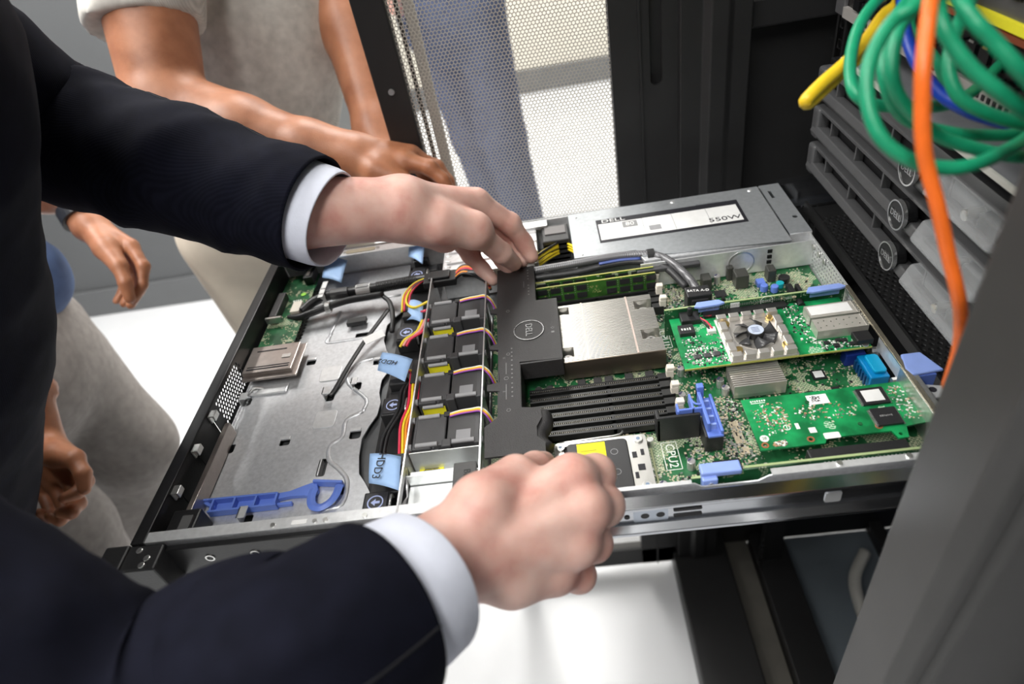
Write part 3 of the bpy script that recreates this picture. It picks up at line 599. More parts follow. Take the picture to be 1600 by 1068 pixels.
B().ring((.079, .3305, -.0175), .005, .0068, .006, 'x', 14).build('harness_tie', tin, har)
B().ring((.083, .352, -.014), .006, .0074, .022, 'x', 14).build('tape_wrap', mat('grey_tape_wrap', (.09, .09, .09), .35), har)
B().box(.070, .0765, .338, .372, -.0065, -.006).box(.070, .0765, .344, .346, -.022, -.006).build('cable_tag', white, har, bevel=.0002)
dashes('tag_print', ink, har, .0732, .356, -.0059, .004, .003, 1)
B().ring((.116, .352, -.014), .0062, .0076, .018, 'x', 14).build('white_wrap', white, har)
for k in range(4): B().box(.117, .133, .346 + k * .0028, .347 + k * .0028, -.0064, -.0062).build('wrap_print', ink, har)
B().box(.205, .245, .330, .352, -.012, -.0025).box(.212, .238, .333, .349, -.0025, .001).build('inline_plug', blackp, har, bevel=.0015)
for k, m in enumerate((k_wire, o_wire, k_wire, r_wire, o_wire, k_wire)):
    B().tube([(.243, .334 + .003 * k, -.006), (.255, .332 + .0035 * k, .002), (.270, .328 + .003 * k, -.002), (.285, .322, -.010 - .002 * k)], .0018, 6, 5).build('plug_wire', m, har, smooth=True)
B().tube([(.255, .338, -.002), (.272, .330, 0), (.292, .322, -.004)], .0045, 10).build('plug_sleeve', blackp, har, smooth=True)
wires(0, 'drive_wire', [(.207, .346, -.006), (.188, .330, -.010), (.184, .312, -.014), (.196, .297, -.012), (.214, .300, -.008)], (y_wire,), .0016, parent=har)
wires(0, 'drive_wire', [(.214, .344, -.004), (.197, .338, -.006), (.184, .325, -.012), (.183, .300, -.018)], (y_wire, r_wire, k_wire, r_wire), .0013, .0028, parent=har)
wires(0, 'drive_wire', [(.206, .290, -.014), (.212, .284, -.010), (.2165, .282, -.006)], (r_wire, pk_wire), .0014, parent=har)
wires(0, 'drive_wire', [(.190, .230, -.014), (.196, .237, -.010), (.209, .244, -.007), (.214, .262, -.006)], (y_wire, pk_wire, r_wire), .0016, .0035, parent=har)
wires(0, 'drive_wire', [(.198, .205, -.028), (.206, .190, -.020), (.209, .165, -.016), (.210, .14, -.016), (.205, .118, -.018), (.206, .095, -.02), (.207, .072, -.026)], (r_wire, y_wire, o_wire, r_wire), .0014, .003, parent=har)
wires(0, 'drive_wire', [(.200, .185, -.024), (.198, .160, -.016), (.197, .135, -.018), (.186, .110, -.022), (.184, .085, -.026), (.186, .070, -.030)], (k_wire, k_wire), .0018, .004, parent=har)
B().box(.204, .212, .17, .205, -.026, -.014).build('inline_plug', blackp, har, bevel=.001); B().box(.196, .212, .062, .076, -.028, -.012).build('inline_plug', blackp, har, bevel=.001)
flat = B().tube([(.160, .312, -.020), (.150, .290, -.022), (.136, .262, -.026), (.122, .225, -.030), (.112, .196, -.034), (.108, .188, -.034)], .0032, 8, 6, flat=.4).build('flat_cable', blackp, srv, smooth=True)
t2 = B().obox((.150, .262, -.020), (.9, .5, 0), (-.5, .9, 0), (0, 0, 1), (.012, .007, .0003)).build('cable_tag', white, flat)
B().obox((.118, .31, -.03), (1, .06, 0), (0, 1, 0), (0, 0, 1), (.012, .005, .003)).build('cable_clamp', blackp, flat, bevel=.001)
# hand-lettered blue tape flags
def flag(quad, z, s, size, rot, sag=.006):
    q = [pz(u, v, z) for u, v in quad]; n = 6; vs = []; fs = []
    for i in range(n + 1):
        for j in range(n + 1):
            a, b = i / n, j / n
            p = (q[0] * (1 - a) + q[1] * a) * (1 - b) + (q[3] * (1 - a) + q[2] * a) * b
            p = p + Vector((0, 0, sag * math.sin(a * 3.0) * .5 - sag * b * b)); vs.append(p)
    for i in range(n):
        for j in range(n): k = i * (n + 1) + j; fs.append((k, k + 1, k + n + 2, k + n + 1))
    b = B(); b.add(vs, fs); o = b.build('tape_flag', tape, srv, smooth=True)
    m = o.modifiers.new('solid', 'SOLIDIFY'); m.thickness = .0003
    if s:
        c = (q[0] + q[1] + q[2] + q[3]) / 4 + Vector((rot[1], rot[2], sag * .5 + .0012)); text('tape_letters', s, size, ink, o, c, (0, 0, rot[0]), .00015)
    return o
flag([(578, 708), (627, 713), (622, 762), (574, 750)], -.006, 'HDD3', .0105, (-R90 - .1, -.004, .002), .004)
flag([(597, 550), (645, 561), (631, 592), (588, 574)], -.010, 'HDD2', .0085, (math.pi - .35, -.006, .002), .004)
flag([(510, 403), (543, 407), (532, 438), (502, 430)], -.012, None, 0, None, .004)
flag([(640, 380), (664, 384), (659, 408), (637, 396)], -.010, None, 0, None, .005)
flag([(637, 470), (662, 474), (658, 497), (632, 492)], -.016, None, 0, None, .008)

# --- front control board and its brackets
fb = B().box(.004, .048, .278, .425, -.0255, -.0240).build('control_board', pcb_dark, srv)
fb.data.materials[0] = pcb_main
B().box(.008, .018, .322, .372, -.024, -.013).build('ribbon_socket', blackp, fb, bevel=.001)
B().box(.032, .044, .330, .352, -.024, -.016).build('white_header', cream, fb, bevel=.0008)
B().box(.034, .046, .398, .424, -.024, -.012).box(.037, .043, .400, .422, -.012, -.011).build('edge_socket', blackp, fb, bevel=.001)
B().box(.038, .042, .401, .421, -.011, -.0105).build('socket_insert', brown_st, fb)
B().cyl((.036, .377, -.024), .0035, .0006, 'z', 16).build('green_dot', mat('lime_sticker', (.35, .75, .08), .5), fb)
dashes('board_print', silk_m, fb, .031, .365, -.024, .012, .004, 2)
B().box(.006, .026, .316, .319, -.02, -.012).build('board_latch', tin, fb)
lcd = B().box(.002, .066, .219, .274, -.0260, -.0240).box(.002, .060, .226, .272, -.0240, -.0195).build('display_bracket', brown_st, srv, bevel=.0006)
B().box(.044, .054, .246, .252, -.0195, -.0186).build('bracket_tab', tin, lcd); [B().box(*g_, -.0195, -.0190).build('bracket_groove', ink, lcd) for g_ in ((.010, .046, .262, .2635), (.006, .056, .231, .2325), (.006, .056, .235, .236))]
B().box(.012, .055, .204, .218, -.0355, -.0330).build('bracket_foot', steel_b, lcd, bevel=.0008)

# --- motherboard
board = B().box(.286, .648, .004, .306, MB - .0016, MB).build('motherboard', pcb_main, srv)
def scatter(name, parent, rects, n, z, mats, smin, smax, hmin, hmax, seed, avoid=()):
    rnd = random.Random(seed); bs = [B() for _ in mats]
    for _ in range(n):
        x0, x1, y0, y1 = rnd.choice(rects); x = rnd.uniform(x0, x1); y = rnd.uniform(y0, y1)
        if any(a0 < x < a1 and b0 < y < b1 for a0, a1, b0, b1 in avoid): continue
        x = round(x / .0011) * .0011; y = round(y / .0011) * .0011
        a = rnd.uniform(smin, smax); b = a * rnd.choice((.5, .55, .8)); 
        if rnd.random() < .5: a, b = b, a
        rnd.choice(bs).box(x - a, x + a, y - b, y + b, z, z + rnd.uniform(hmin, hmax))
    for b, m in zip(bs, mats):
        if b.v: o = b.build(name, m, parent); o['kind'] = 'stuff'
cer = mat('grey_ceramic', (.42, .40, .36), .5, 0, .2, 500)
RB = [(.465, .64, .22, .30), (.462, .515, .05, .21), (.51, .64, .10, .21), (.42, .52, .012, .08), (.465, .5, .24, .30), (.49, .515, .01, .12)]
scatter('surface_components', board, RB, 2600, MB, (cer, tan_c, chip_m, tin, tin), .0005, .0013, .0004, .0014, 3, ((.435, .457, .038, .076), (.459, .478, .193, .231)))
scatter('surface_components', board, [(.325, .455, .156, .166), (.346, .46, .082, .088), (.34, .46, .256, .27)], 160, MB, (tan_c, chip_m, tin), .0006, .0014, .0004, .0014, 4)
def chip(parent, x0, x1, y0, y1, z, h=.0018, label=False, pins=None):
    o = B().box(x0, x1, y0, y1, z, z + h).build('chip', chip_m, parent, bevel=.0003)
    if label: B().box(x0 + .15 * (x1 - x0), x1 - .15 * (x1 - x0), y0 + .15 * (y1 - y0), y1 - .15 * (y1 - y0), z + h, z + h + .0001).build('chip_label', white, parent)
    if pins:
        b = B(); n = int((y1 - y0) / .0014)
        for k in range(n):
            y = y0 + (k + .5) * (y1 - y0) / n
            b.box(x0 - .0014, x0, y - .0004, y + .0004, z, z + .0006).box(x1, x1 + .0014, y - .0004, y + .0004, z, z + .0006)
        b.build('chip_pins', tin, parent)
    return o
def cap(x, y, r=.0036, h=.010, z=MB):
    o = B().cyl((x, y, z), r, h, 'z', 18).build('capacitor', mat('silver_capacitor', (.62, .60, .60), .3, .8), board, bevel=.0005)
    b = B(); s = r * .92
    b.prism([(x - s, y - .0002), (x - s * .8, y + s * .55), (x - s * .1, y + s * .98), (x + .001, y + s * .9), (x - .001, y)], z + h, z + h + .0001); b.build('capacitor_mark', mat('capacitor_print', (.06, .06, .12), .5), board)
for x, y in ((.506, .133), (.508, .122), (.468, .120), (.459, .042), (.432, .022), (.544, .296), (.474, .155)): cap(x, y)
for x, y, h in ((.334, .151, .009), (.345, .151, .009)): B().cyl((x, y, MB), .0036, h, 'z', 16).build('capacitor', mat('dark_capacitor', (.10, .10, .10), .3, .5), board, bevel=.0005)
for x in (.373, .389, .40, .42, .44): B().box(x, x + .008, .156, .163, MB, MB + .004).build('power_choke', darkgrey, board, bevel=.0006)
for a in ((.525, .535, .283, .297), (.560, .574, .278, .294), (.555, .562, .296, .303), (.596, .605, .283, .296)):
    B().box(a[0], a[1], a[2], a[3], MB, MB + .018 - random.random() * .006).build('power_module', mat('smoky_module', (.05, .05, .045), .4), board, bevel=.001)
for a in ((.61, .616, .236, .268), (.619, .623, .24, .266)): B().box(*a, MB, MB + .007).build('header', blackp, board, bevel=.0006)
chip(board, .536, .548, .268, .28, MB, .0015, False); chip(board, .59, .602, .126, .138, MB, .0016, True); chip(board, .576, .584, .105, .112, MB); chip(board, .600, .607, .108, .114, MB); chip(board, .487, .494, .105, .112, MB); chip(board, .478, .500, .016, .046, MB, .0016, False)
B().box(.486, .495, .030, .043, MB + .0016, MB + .0017).build('chip_label', white, board)
for x0, x1, y0, y1 in ((.502, .510, .062, .088), (.505, .511, .050, .058), (.549, .575, .098, .101), (.49, .503, .092, .095), (.575, .6, .097, .1)): B().box(x0, x1, y0, y1, MB, MB + .0008).build('test_strip', tan_c, board)
blu = B().cyl((.588, .270, MB), .004, .008, 'z', 14).cyl((.598, .266, MB), .004, .008, 'z', 14).box(.583, .592, .276, .286, MB, MB + .006).build('blue_jumper', bluep, board, bevel=.0008)
B().cyl((.606, .273, MB), .0042, .006, 'z', 16).build('coin_stack', mat('teal_cap', (.01, .35, .42), .4), board, bevel=.0006)
B().cyl((.613, .281, MB), .006, .007, 'z', 18).build('speaker', blackp, board, bevel=.0008)
def boxed(s, x, y, w, h, parent=board):
    text('board_print', s, .011, silk_m, parent, (x, y, MB + .0003), (0, 0, -R90))
    b = B(); t_ = .0006; z0, z1 = MB + .0001, MB + .0004
    for r in ((x - w, x + w, y - h, y - h + t_), (x - w, x + w, y + h - t_, y + h), (x - w, x - w + t_, y - h, y + h), (x + w - t_, x + w, y - h, y + h)): b.box(r[0], r[1], r[2], r[3], z0, z1)
    b.build('print_frame', silk_m, parent)
boxed('CPU2', .4455, .0575, .0068, .0155); boxed('CPU1', .4685, .212, .0062, .0155)
# black guide box with the blue card latch
gb = B().box(.4365, .474, .0745, .0775, MB, -.006).box(.4365, .440, .0745, .088, MB, -.008).box(.474, .4895, .057, .080, MB, -.016).build('card_guide', blackp, srv, bevel=.001)
bl_ = B().box(.476, .489, .055, .100, -.016, -.0135).box(.476, .479, .060, .104, -.0135, -.003).box(.476, .482, .098, .104, -.0135, .002).box(.4865, .489, .056, .100, -.0135, -.009).build('blue_latch', bluep, gb, bevel=.0007)
B().box(.456, .476, .0785, .0805, -.013, -.003).box(.4675, .4695, .0785, .096, -.013, -.002).box(.455, .457, .078, .088, -.013, -.004).tube([(.476, .083, -.003), (.471, .085, -.003), (.468, .093, -.003)], .0011, 6).build('latch_spring_arm', bluep, gb, bevel=.0004)
for k in range(4): B().box(.479, .484, .062 + k * .009, .064 + k * .009, -.0135, -.007).build('latch_rib', bluelp, gb)
# memory
dimm_pcb = pcb_mat('memory_module_mask', (.035, .12, .018), (.30, .32, .12), (.4, .45, .3), -.8)
sock_m = mat('memory_socket_plastic', (.014, .014, .014), .4)
def socket(y, x0=.325, x1=.456, latch=True):
    o = B().box(x0, x1, y - .0034, y - .0008, MB, MB + .0095).box(x0, x1, y + .0008, y + .0034, MB, MB + .0095).box(x0, x1, y - .0034, y + .0034, MB, MB + .003).box(x1 - .006, x1 + .006, y - .004, y + .004, MB, MB + .011).build('memory_socket', sock_m, srv, bevel=.0004)
    b = B(); x = x0 + .003
    while x < x1 - .008: b.box(x, x + .0006, y - .0012, y + .0012, MB + .0088, MB + .0094); x += .0018
    b.build('socket_contacts', mat('dull_contact', (.22, .21, .18), .4, .6), o)
    B().box(x0 + .075, x0 + .078, y - .0034, y + .0034, MB + .003, MB + .0096).build('socket_key', sock_m, o)
    if latch: B().box(x1 + .002, x1 + .009, y - .0032, y + .0032, MB + .009, MB + .0185).prism([(x1 + .002, MB + .0185), (x1 + .009, MB + .0185), (x1 + .010, MB + .022), (x1 + .003, MB + .0225)], y - .0032, y + .0032, 'y').build('socket_latch', cream, o, bevel=.0008)
    return o
for k in range(6): socket(.0905 + k * .0112, latch=k % 2 == 1)
for k in range(4): socket(.2670 + k * .0112, .330, .470, latch=k in (1, 3))
socket(.2562, .464, .470)
def dimm(y):
    o = B().box(.336, .4735, y - .0007, y + .0007, MB + .004, -.0048).build('memory_module', dimm_pcb, srv)
    B().box(.336, .4735, y - .0008, y + .0008, -.0050, -.0044).build('board_edge', mat('yellow_board_edge', (.42, .42, .10), .5), o)
    for r in range(2):
        for k in range(9):
            x = .341 + k * .0148 + (.004 if k > 4 else 0)
            if k == 4: continue
            B().box(x, x + .0112, y - .0018, y - .0007, -.0135 - r * .0105, -.0070 - r * .0105).build('memory_chip', chip_m, o)
            if r == 0: 
                b = B()
                for q in range(4): b.box(x + .0124, x + .0131, y - .0011, y - .0007, -.0085 - q * .0028, -.0075 - q * .0028)
                b.build('memory_passives', tin, o)
dimm(.2894); dimm(.3118 - .0112)
# processor heat sink
hs = B().box(.3605, .4615, .165, .2565, -.030, -.026)
CUT = ((.3605, .3735, .239, .253), (.3605, .3735, .171, .186), (.4425, .4615, .233, .247), (.4425, .4615, .184, .199))
fins = B(); k = 0; y = .165
while y < .2565:
    spans = [(.3605, .4615)]
    for a0, a1, b0, b1 in CUT:
        if b0 < y < b1: spans = [(max(s[0], a1), s[1]) if a0 <= s[0] else (s[0], min(s[1], a0)) for s in spans]
    for s in spans: fins.box(s[0], s[1], y, y + .0009, -.030, -.0085)
    y += .0018
hsk = hs.build('heat_sink', nickel, srv, bevel=.0006)
f = fins.build('fin_pack', nickel, hsk); f['kind'] = 'stuff'
for x in (.3865, .4345): B().box(x, x + .0018, .165, .2572, -.0087, -.0083).build('fin_joint', mat('pinkish_seam', (.55, .45, .40), .4, .5), hsk)
B().box(.3605, .4615, .1635, .165, -.031, -.0085).build('fin_side', mat('dark_bronze_side', (.17, .14, .11), .3, .8), hsk)
for a0, a1, b0, b1 in CUT:
    x, y = (a0 + a1) / 2, (b0 + b1) / 2
    B().cyl((x, y, -.026), .0052, .010, 'z', 18).build('sink_screw', tin, hsk, bevel=.0006); B().cyl((x, y, -.016), .0022, .0003, 'z', 6).build('screw_recess', ink, hsk)
# second processor socket
cf = plate('processor_frame', rrect(.345, .4265, .0165, .0805, .003), [rrect(.353, .407, .022, .076, .003)], MB + .0055, .0022, mat('stamped_socket_steel', (.66, .65, .62), .28, .85), srv)
B().box(.349, .411, .018, .079, MB, MB + .0045).build('socket_body', blackp, cf, bevel=.001)
B().prism(rrect(.3555, .4095, .0215, .0765, .004), MB + .0045, MB + .009).build('socket_cover', mat('black_cover_plastic', (.020, .020, .022), .4), cf, bevel=.001)
B().box(.365, .390, .049, .0745, MB + .009, MB + .0093).build('warning_sticker', mat('bright_yellow_sticker', (.92, .80, .0), .5), cf)
for k in range(4): B().box(.368, .382, .0655 - k * .004, .0663 - k * .004, MB + .0093, MB + .0094).build('sticker_line', mat('olive_print', (.45, .38, .02), .6), cf)
for y in (.062, .040): B().ring((.397, y, MB + .009), .0028, .0033, .0002, 'z', 18).build('cover_mark', greyrub, cf)
for x, y in ((.3505, .0745), (.4195, .0745), (.4195, .0245), (.3505, .0245)):
    B().cyl((x, y, MB + .0066), .0042, .0018, 'z', 18).build('frame_screw', tin, cf, bevel=.0005); B().cyl((x, y, MB + .0084), .0018, .0002, 'z', 6).build('screw_recess', mat('bluish_recess', (.2, .28, .4), .4), cf)
for x, y, w in ((.414, .058, .004), (.418, .044, .006), (.413, .036, .003), (.421, .060, .003)): B().box(x - w / 2, x + w / 2, y - .003, y + .003, MB + .0066, MB + .0072).build('frame_cutout', ink, cf)
B().tube([(.350, .0815, MB + .006), (.385, .0825, MB + .006), (.402, .083, MB + .006), (.407, .086, MB + .006), (.405, .0895, MB + .006), (.385, .0895, MB + .006)], .0009, 8).build('load_lever', tin, cf, smooth=True)
B().cyl((.430, .0715, MB), .003, .009, 'z', 14).build('threaded_stud', tin, cf, bevel=.0004)
B().box(.4285, .430, .016, .066, MB, MB + .003).build('mounting_edge', mat('olive_edge', (.25, .27, .14), .5), cf)
# braided leads to the drive socket on the board
br_m = bpy.data.materials.new('braided_sleeve'); br_m.use_nodes = True
nt = br_m.node_tree; bb = nt.nodes['Principled BSDF']; bb.inputs['Roughness'].default_value = .4; bb.inputs['Metallic'].default_value = .4
co = nt.nodes.new('ShaderNodeTexCoord').outputs['Object']; ck = nt.nodes.new('ShaderNodeTexChecker'); ck.inputs['Scale'].default_value = 900
ck.inputs['Color1'].default_value = (.30, .30, .31, 1); ck.inputs['Color2'].default_value = (.03, .03, .035, 1); nt.links.new(co, ck.inputs['Vector']); nt.links.new(ck.outputs['Color'], bb.inputs['Base Color'])
br2 = mat('dark_braid', (.035, .035, .037), .45, .1, .3, 900)
lead = B().tube([(.335, .326, -.005), (.355, .325, -.003), (.385, .325, -.002), (.42, .326, -.001), (.45, .325, -.001), (.472, .320, -.001), (.488, .310, -.002), (.500, .293, -.006), (.510, .273, -.012), (.514, .260, -.018)], .0046, 12, 8).build('braided_lead', br_m, srv, smooth=True)
B().tube([(.338, .319, -.010), (.36, .319, -.010), (.39, .319, -.010), (.42, .321, -.008), (.45, .319, -.006), (.475, .312, -.008), (.490, .298, -.010), (.504, .272, -.018)], .0042, 12, 8).build('second_lead', br2, lead, smooth=True)
B().ring((.470, .320, -.002), .0055, .0075, .008, 'x', 16).build('lead_tie', blackp, lead)
B().tube([(.415, .319, -.003), (.44, .319, -.002), (.462, .3165, -.002)], .0024, 8, flat=.5).build('blue_ribbon', mat('navy_ribbon', (.05, .08, .26), .4), lead, smooth=True)
B().box(.500, .526, .246, .264, MB, -.012).box(.504, .522, .243, .247, MB + .004, -.016).build('drive_plug', blackp, lead, bevel=.0012)
text('plug_letters', 'SATA A-D', .0052, white, lead, (.513, .255, -.0118), (0, 0, -.12))
B().box(.510, .518, .2425, .246, MB + .008, -.02).build('plug_clip', tin, lead)

# --- first riser and the fan-cooled card
ri = plate('riser_board', [(.470, MB), (.660 - .012, MB), (.648, -.002), (.470, -.002)], [], .2165, .0016, pcb_dark, srv, 'xz')
B().box(.470, .648, .2155, .2175, -.0024, -.0016).build('board_edge', mat('pale_green_edge', (.36, .45, .22), .5), ri)
B().box(.508, .590, .2065, .2157, -.020, -.009).build('card_slot', blackp, ri, bevel=.0008)
b = B()
for k in range(36): b.box(.512 + k * .0021, .5131 + k * .0021, .2148, .2158, -.0075, -.0066); b.box(.512 + k * .0021, .5131 + k * .0021, .2148, .2158, -.0060, -.0051)
b.build('slot_pins', tin, ri)
B().box(.484, .503, .200, .2155, -.022, -.006).cyl((.494, .209, -.006), .0028, .009, 'z', 12).build('standoff_block', blackp, ri, bevel=.001)
for x0, x1 in ((.499, .530), (.609, .648)):
    B().prism([(x0, .2125), (x0 + .004, .2195), (x1 - .005, .2195), (x1, .2135), (x1 - .006, .2115), (x0 + .006, .2105)], -.0022, .0008).box(x0 + .005, x1 - .005, .2150, .2180, -.010, -.002).build('blue_grip', bluelp, ri, bevel=.0008)
B().box(.536, .545, .2150, .2156, -.0115, -.0035).build('code_label', white, ri)
text('board_print', 'DELL', .0042, silk_m, ri, (.572, .2154, -.0068), (R90, 0, 0)); B().ring((.572, .2156, -.0068), .0058, .0064, -.0003, 'y', 24).build('print_ring', silk_m, ri)
scatter('surface_components', ri, [(.585, .605, .2146, .2152)], 10, -.0065, (tin, tan_c), .0008, .0014, .001, .002, 8)
B().cyl((.604, .207, -.012), .0035, .008, 'y', 12).build('card_screw', blackp, ri)
CZ = -.0120
nic = B().box(.474, .642, .137, .2130, CZ - .0016, CZ).build('network_card', pcb_card, srv)
B().box(.4738, .6422, .1366, .1372, CZ - .0017, CZ + .0001).build('board_edge', MATS['yellow_board_edge'], nic)
chip(nic, .479, .494, .183, .1965, CZ, .0045)
dashes('chip_print', silk_m, nic, .4865, .1895, CZ + .0045, .010, .004, 3); dashes('board_print', silk_m, nic, .492, .1625, CZ, .020, .0035, 4); text('board_print', 'CE', .0052, silk_m, nic, (.506, .161, CZ + .0002), (0, 0, -.6))
for x, y in ((.489, .151), (.498, .1515), (.507, .1520)): B().box(x - .0035, x + .0035, y - .003, y + .003, CZ, CZ + .0022).build('inductor', darkgrey, nic, bevel=.001)
B().box(.506, .514, .182, .189, CZ, CZ + .004).build('fan_header', w_wire, nic, bevel=.0005)
for k, m in enumerate((k_wire, r_wire)): B().tube([(.508 + .003 * k, .186, CZ + .004), (.504 + .003 * k, .194, CZ + .007), (.503, .202, CZ + .006), (.515, .206, CZ + .004)], .0009, 6).build('fan_wire', m, nic, smooth=True)
scatter('surface_components', nic, [(.478, .516, .140, .182), (.584, .60, .145, .212), (.478, .518, .14, .16), (.60, .64, .139, .152)], 560, CZ, (cer, tin, silk_m, chip_m), .0005, .0012, .0003, .001, 11)
for x, y in ((.606, .148), (.613, .143), (.622, .149), (.627, .143), (.617, .150)): chip(nic, x - .0025, x + .0025, y - .002, y + .002, CZ, .0018)
B().cyl((.637, .140, CZ), .0034, .0014, 'z', 16).build('card_screw', tin, nic, bevel=.0004)
sink = B().box(.516, .578, .137, .201, CZ, CZ + .0022).build('card_heat_sink', alu, nic, bevel=.0006)
for i in range(5):
    for (y0, y1) in ((.1375, .144), (.1940, .2005)):
        B().box(.5175 + i * .0122, .5270 + i * .0122, y0, y1, CZ + .0022, CZ + .0085).build('sink_block', alu, nic, bevel=.0005)
for j in range(3):
    for (x0, x1) in ((.5175, .5245), (.5695, .5765)):
        B().box(x0, x1, .1475 + j * .0155, .1595 + j * .0155, CZ + .0022, CZ + .0072).build('sink_block', alu, nic, bevel=.0005)
for x, y in ((.527, .151), (.570, .150), (.525, .190), (.567, .191)): B().cyl((x, y, CZ + .0022), .0036, .003, 'z', 16).build('spring_pin', gold, nic, bevel=.0005)
fx, fy, fz = .5475, .1695, CZ + .0085
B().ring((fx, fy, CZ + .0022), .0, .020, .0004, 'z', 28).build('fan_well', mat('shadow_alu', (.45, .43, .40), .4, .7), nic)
b = B()
for k in range(7):
    vs = []
    for j in range(6):
        r = .007 + .0135 * j / 5
        for s in (-1, 1):
            a = 2 * math.pi * k / 7 + .35 * (j / 5) + s * (.20 + .12 * j / 5); vs.append((fx + r * math.cos(a), fy + r * math.sin(a), fz - .0035 + s * .0028))
    nb = B(); nb.add(vs, [(2 * j, 2 * j + 1, 2 * j + 3, 2 * j + 2) for j in range(5)])
    o = nb.build('fan_blade', mat('grey_fan_blade', (.055, .055, .058), .25), nic, smooth=True); m = o.modifiers.new('s', 'SOLIDIFY'); m.thickness = .0007
B().cyl((fx, fy, CZ + .0022), .0082, .0075, 'z', 28).build('fan_hub', blackp, nic, bevel=.0008)
B().cyl((fx, fy, CZ + .0097), .0072, .0002, 'z', 28).build('hub_sticker', mat('pale_blue_sticker', (.50, .56, .68), .4), nic)
for k in range(4): B().box(fx - .004, fx + .003, fy - .0035 + k * .002, fy - .0028 + k * .002, CZ + .0099, CZ + .00995).build('sticker_line', mat('navy_print', (.06, .08, .2), .5), nic)
for y0, y1, nm in ((.155, .1725, 'lower'), (.1750, .1935, 'upper')):
    c = plate('cage_top', rect(.600, .6455, y0, y1), [circ(.604 + .0058 * i, y0 + .0045 + .0075 * j + (.002 if i % 2 else 0), .0007, 8) for i in range(7) for j in range(2)], -.0022, .0004, mat('tin_cage', (.66, .63, .57), .3, .5, .05, 120), nic)
    B().box(.600, .6455, y0, y0 + .0003, CZ, -.0022).box(.600, .6003, y0, y1, CZ, -.0022).build('port_cage', MATS['tin_cage'], nic)
    for k in range(5): B().box(.6435, .6475, y0 + .001 + k * .0036, y0 + .0034 + k * .0036, -.0022, -.0012).build('cage_finger', tin, nic)
B().box(.602, .640, .1785, .1915, -.0019, -.0017).build('cage_label', white, nic)
B().box(.629, .644, .1395, .153, CZ, CZ + .0065).build('card_connector', blackp, nic, bevel=.001)
# chipset sink
cs = B().box(.5135, .560, .1135, .1420, MB + .002, MB + .006).build('chipset_heat_sink', nickel, srv)
for k in range(11): B().box(.5135, .560, .1135 + k * .00275, .1148 + k * .00275, MB + .006, -.0190).build('sink_fin', alu, cs)

# --- second riser and the storage card lying face down
r2 = plate('riser_board', [(.452, MB), (.645, MB), (.645, -.001), (.492, -.0045), (.490, -.008), (.452, -.008)], [], .0112, .0016, pcb_dark, srv, 'xz')
B().box(.492, .645, .0102, .0122, -.0022, -.0014).box(.452, .492, .0102, .0122, -.0084, -.0076).build('board_edge', MATS['pale_green_edge'], r2)
B().box(.545, .620, .0125, .0265, -.024, -.0085).build('card_slot', blackp, r2, bevel=.0008)
b = B()
for k in range(22):
    for j in range(3): b.box(.552 + k * .0029, .5532 + k * .0029, .0094, .0104, -.006 - j * .003, -.0048 - j * .003)
b.build('slot_pins', tin, r2)
for x0, x1 in ((.459, .490), (.634, .648)):
    B().box(x0, x1, .008, .0185, -.006, -.0005).box(x0, x0 + .012, .004, .0135, -.020, -.004).build('blue_grip', bluelp, r2, bevel=.0012)
B().cyl((.4655, .003, -.009), .002, .002, 'y', 12).build('grip_screw', tin, r2)
RZ = -.0150
sc_ = plate('storage_card', [(.513, .093), (.654 - .008, .093), (.646, .046), (.630, .044), (.627, .033), (.619, .033), (.617, .041), (.567, .041), (.564, .036), (.513, .036)], [circ(.518, .0405, .0016, 12), circ(.5545, .0415, .0016, 12), circ(.610, .047, .0015, 12), circ(.6225, .037, .0015, 12)], RZ - .0008, .0016, pcb_card, srv)
for x, y in ((.518, .0405), (.5545, .0415), (.610, .047)): B().ring((x, y, RZ), .0017, .0030, .0002, 'z', 20).build('copper_pad', mat('copper_pad', (.55, .20, .10), .35, .5), sc_)
chip(sc_, .607, .629, .0695, .0880, RZ, .0022, True, True); chip(sc_, .609, .629, .0460, .0645, RZ, .0022, False, True)
dashes('chip_print', mat('grey_chip_print', (.25, .25, .25), .6), sc_, .619, .0555, RZ + .0022, .010, .002, 5)
B().box(.5665, .5835, .078, .089, RZ, RZ + .0002).build('code_label', white, sc_); b = B()
for k in range(40):
    x, y = .569 + random.random() * .0075, .0805 + random.random() * .0065; b.box(x, x + .0009, y, y + .0009, RZ + .0002, RZ + .00026)
b.build('code_print', ink, sc_)
B().ring((.5195, .0475, RZ), .0, .0036, .0002, 'z', 24).build('print_disc', silk_m, sc_); text('disc_letters', '20', .0038, pcb_dark, sc_, (.5195, .0475, RZ + .0004))
B().ring((.5405, .0565, RZ), .0022, .0030, .0002, 'z', 20).build('print_ring', silk_m, sc_); B().box(.5402, .5408, .0548, .0582, RZ, RZ + .0002).box(.5475, .5505, .0535, .0598, RZ, RZ + .0002).box(.5565, .5620, .0478, .0535, RZ, RZ + .0002).build('print_marks', silk_m, sc_)
dashes('board_print', silk_m, sc_, .5260, .0895, RZ, .012, .0025, 6); B().box(.520, .532, .0868, .0875, RZ, RZ + .0002).build('print_rule', silk_m, sc_)
B().ring((.572, .0435, RZ), .0022, .0028, .0002, 'z', 4).build('print_ring', silk_m, sc_); B().prism(rrect(.5655, .578, .0400, .0462, .001), RZ, RZ + .00012).build('print_block', silk_m, sc_)
scatter('surface_components', sc_, [(.518, .545, .055, .080), (.525, .545, .05, .085), (.525, .535, .038, .043), (.552, .60, .060, .078), (.632, .645, .05, .088)], 420, RZ, (tin, tan_c, silk_m, mat('copper_component', (.42, .24, .14), .4)), .0004, .0011, .0002, .0007, 21)
b = B()
for i in range(7):
    for j in range(3): b.cyl((.634 + j * .0042, .055 + i * .005 + j * .001, RZ), .0008, .0005, 'z', 8)
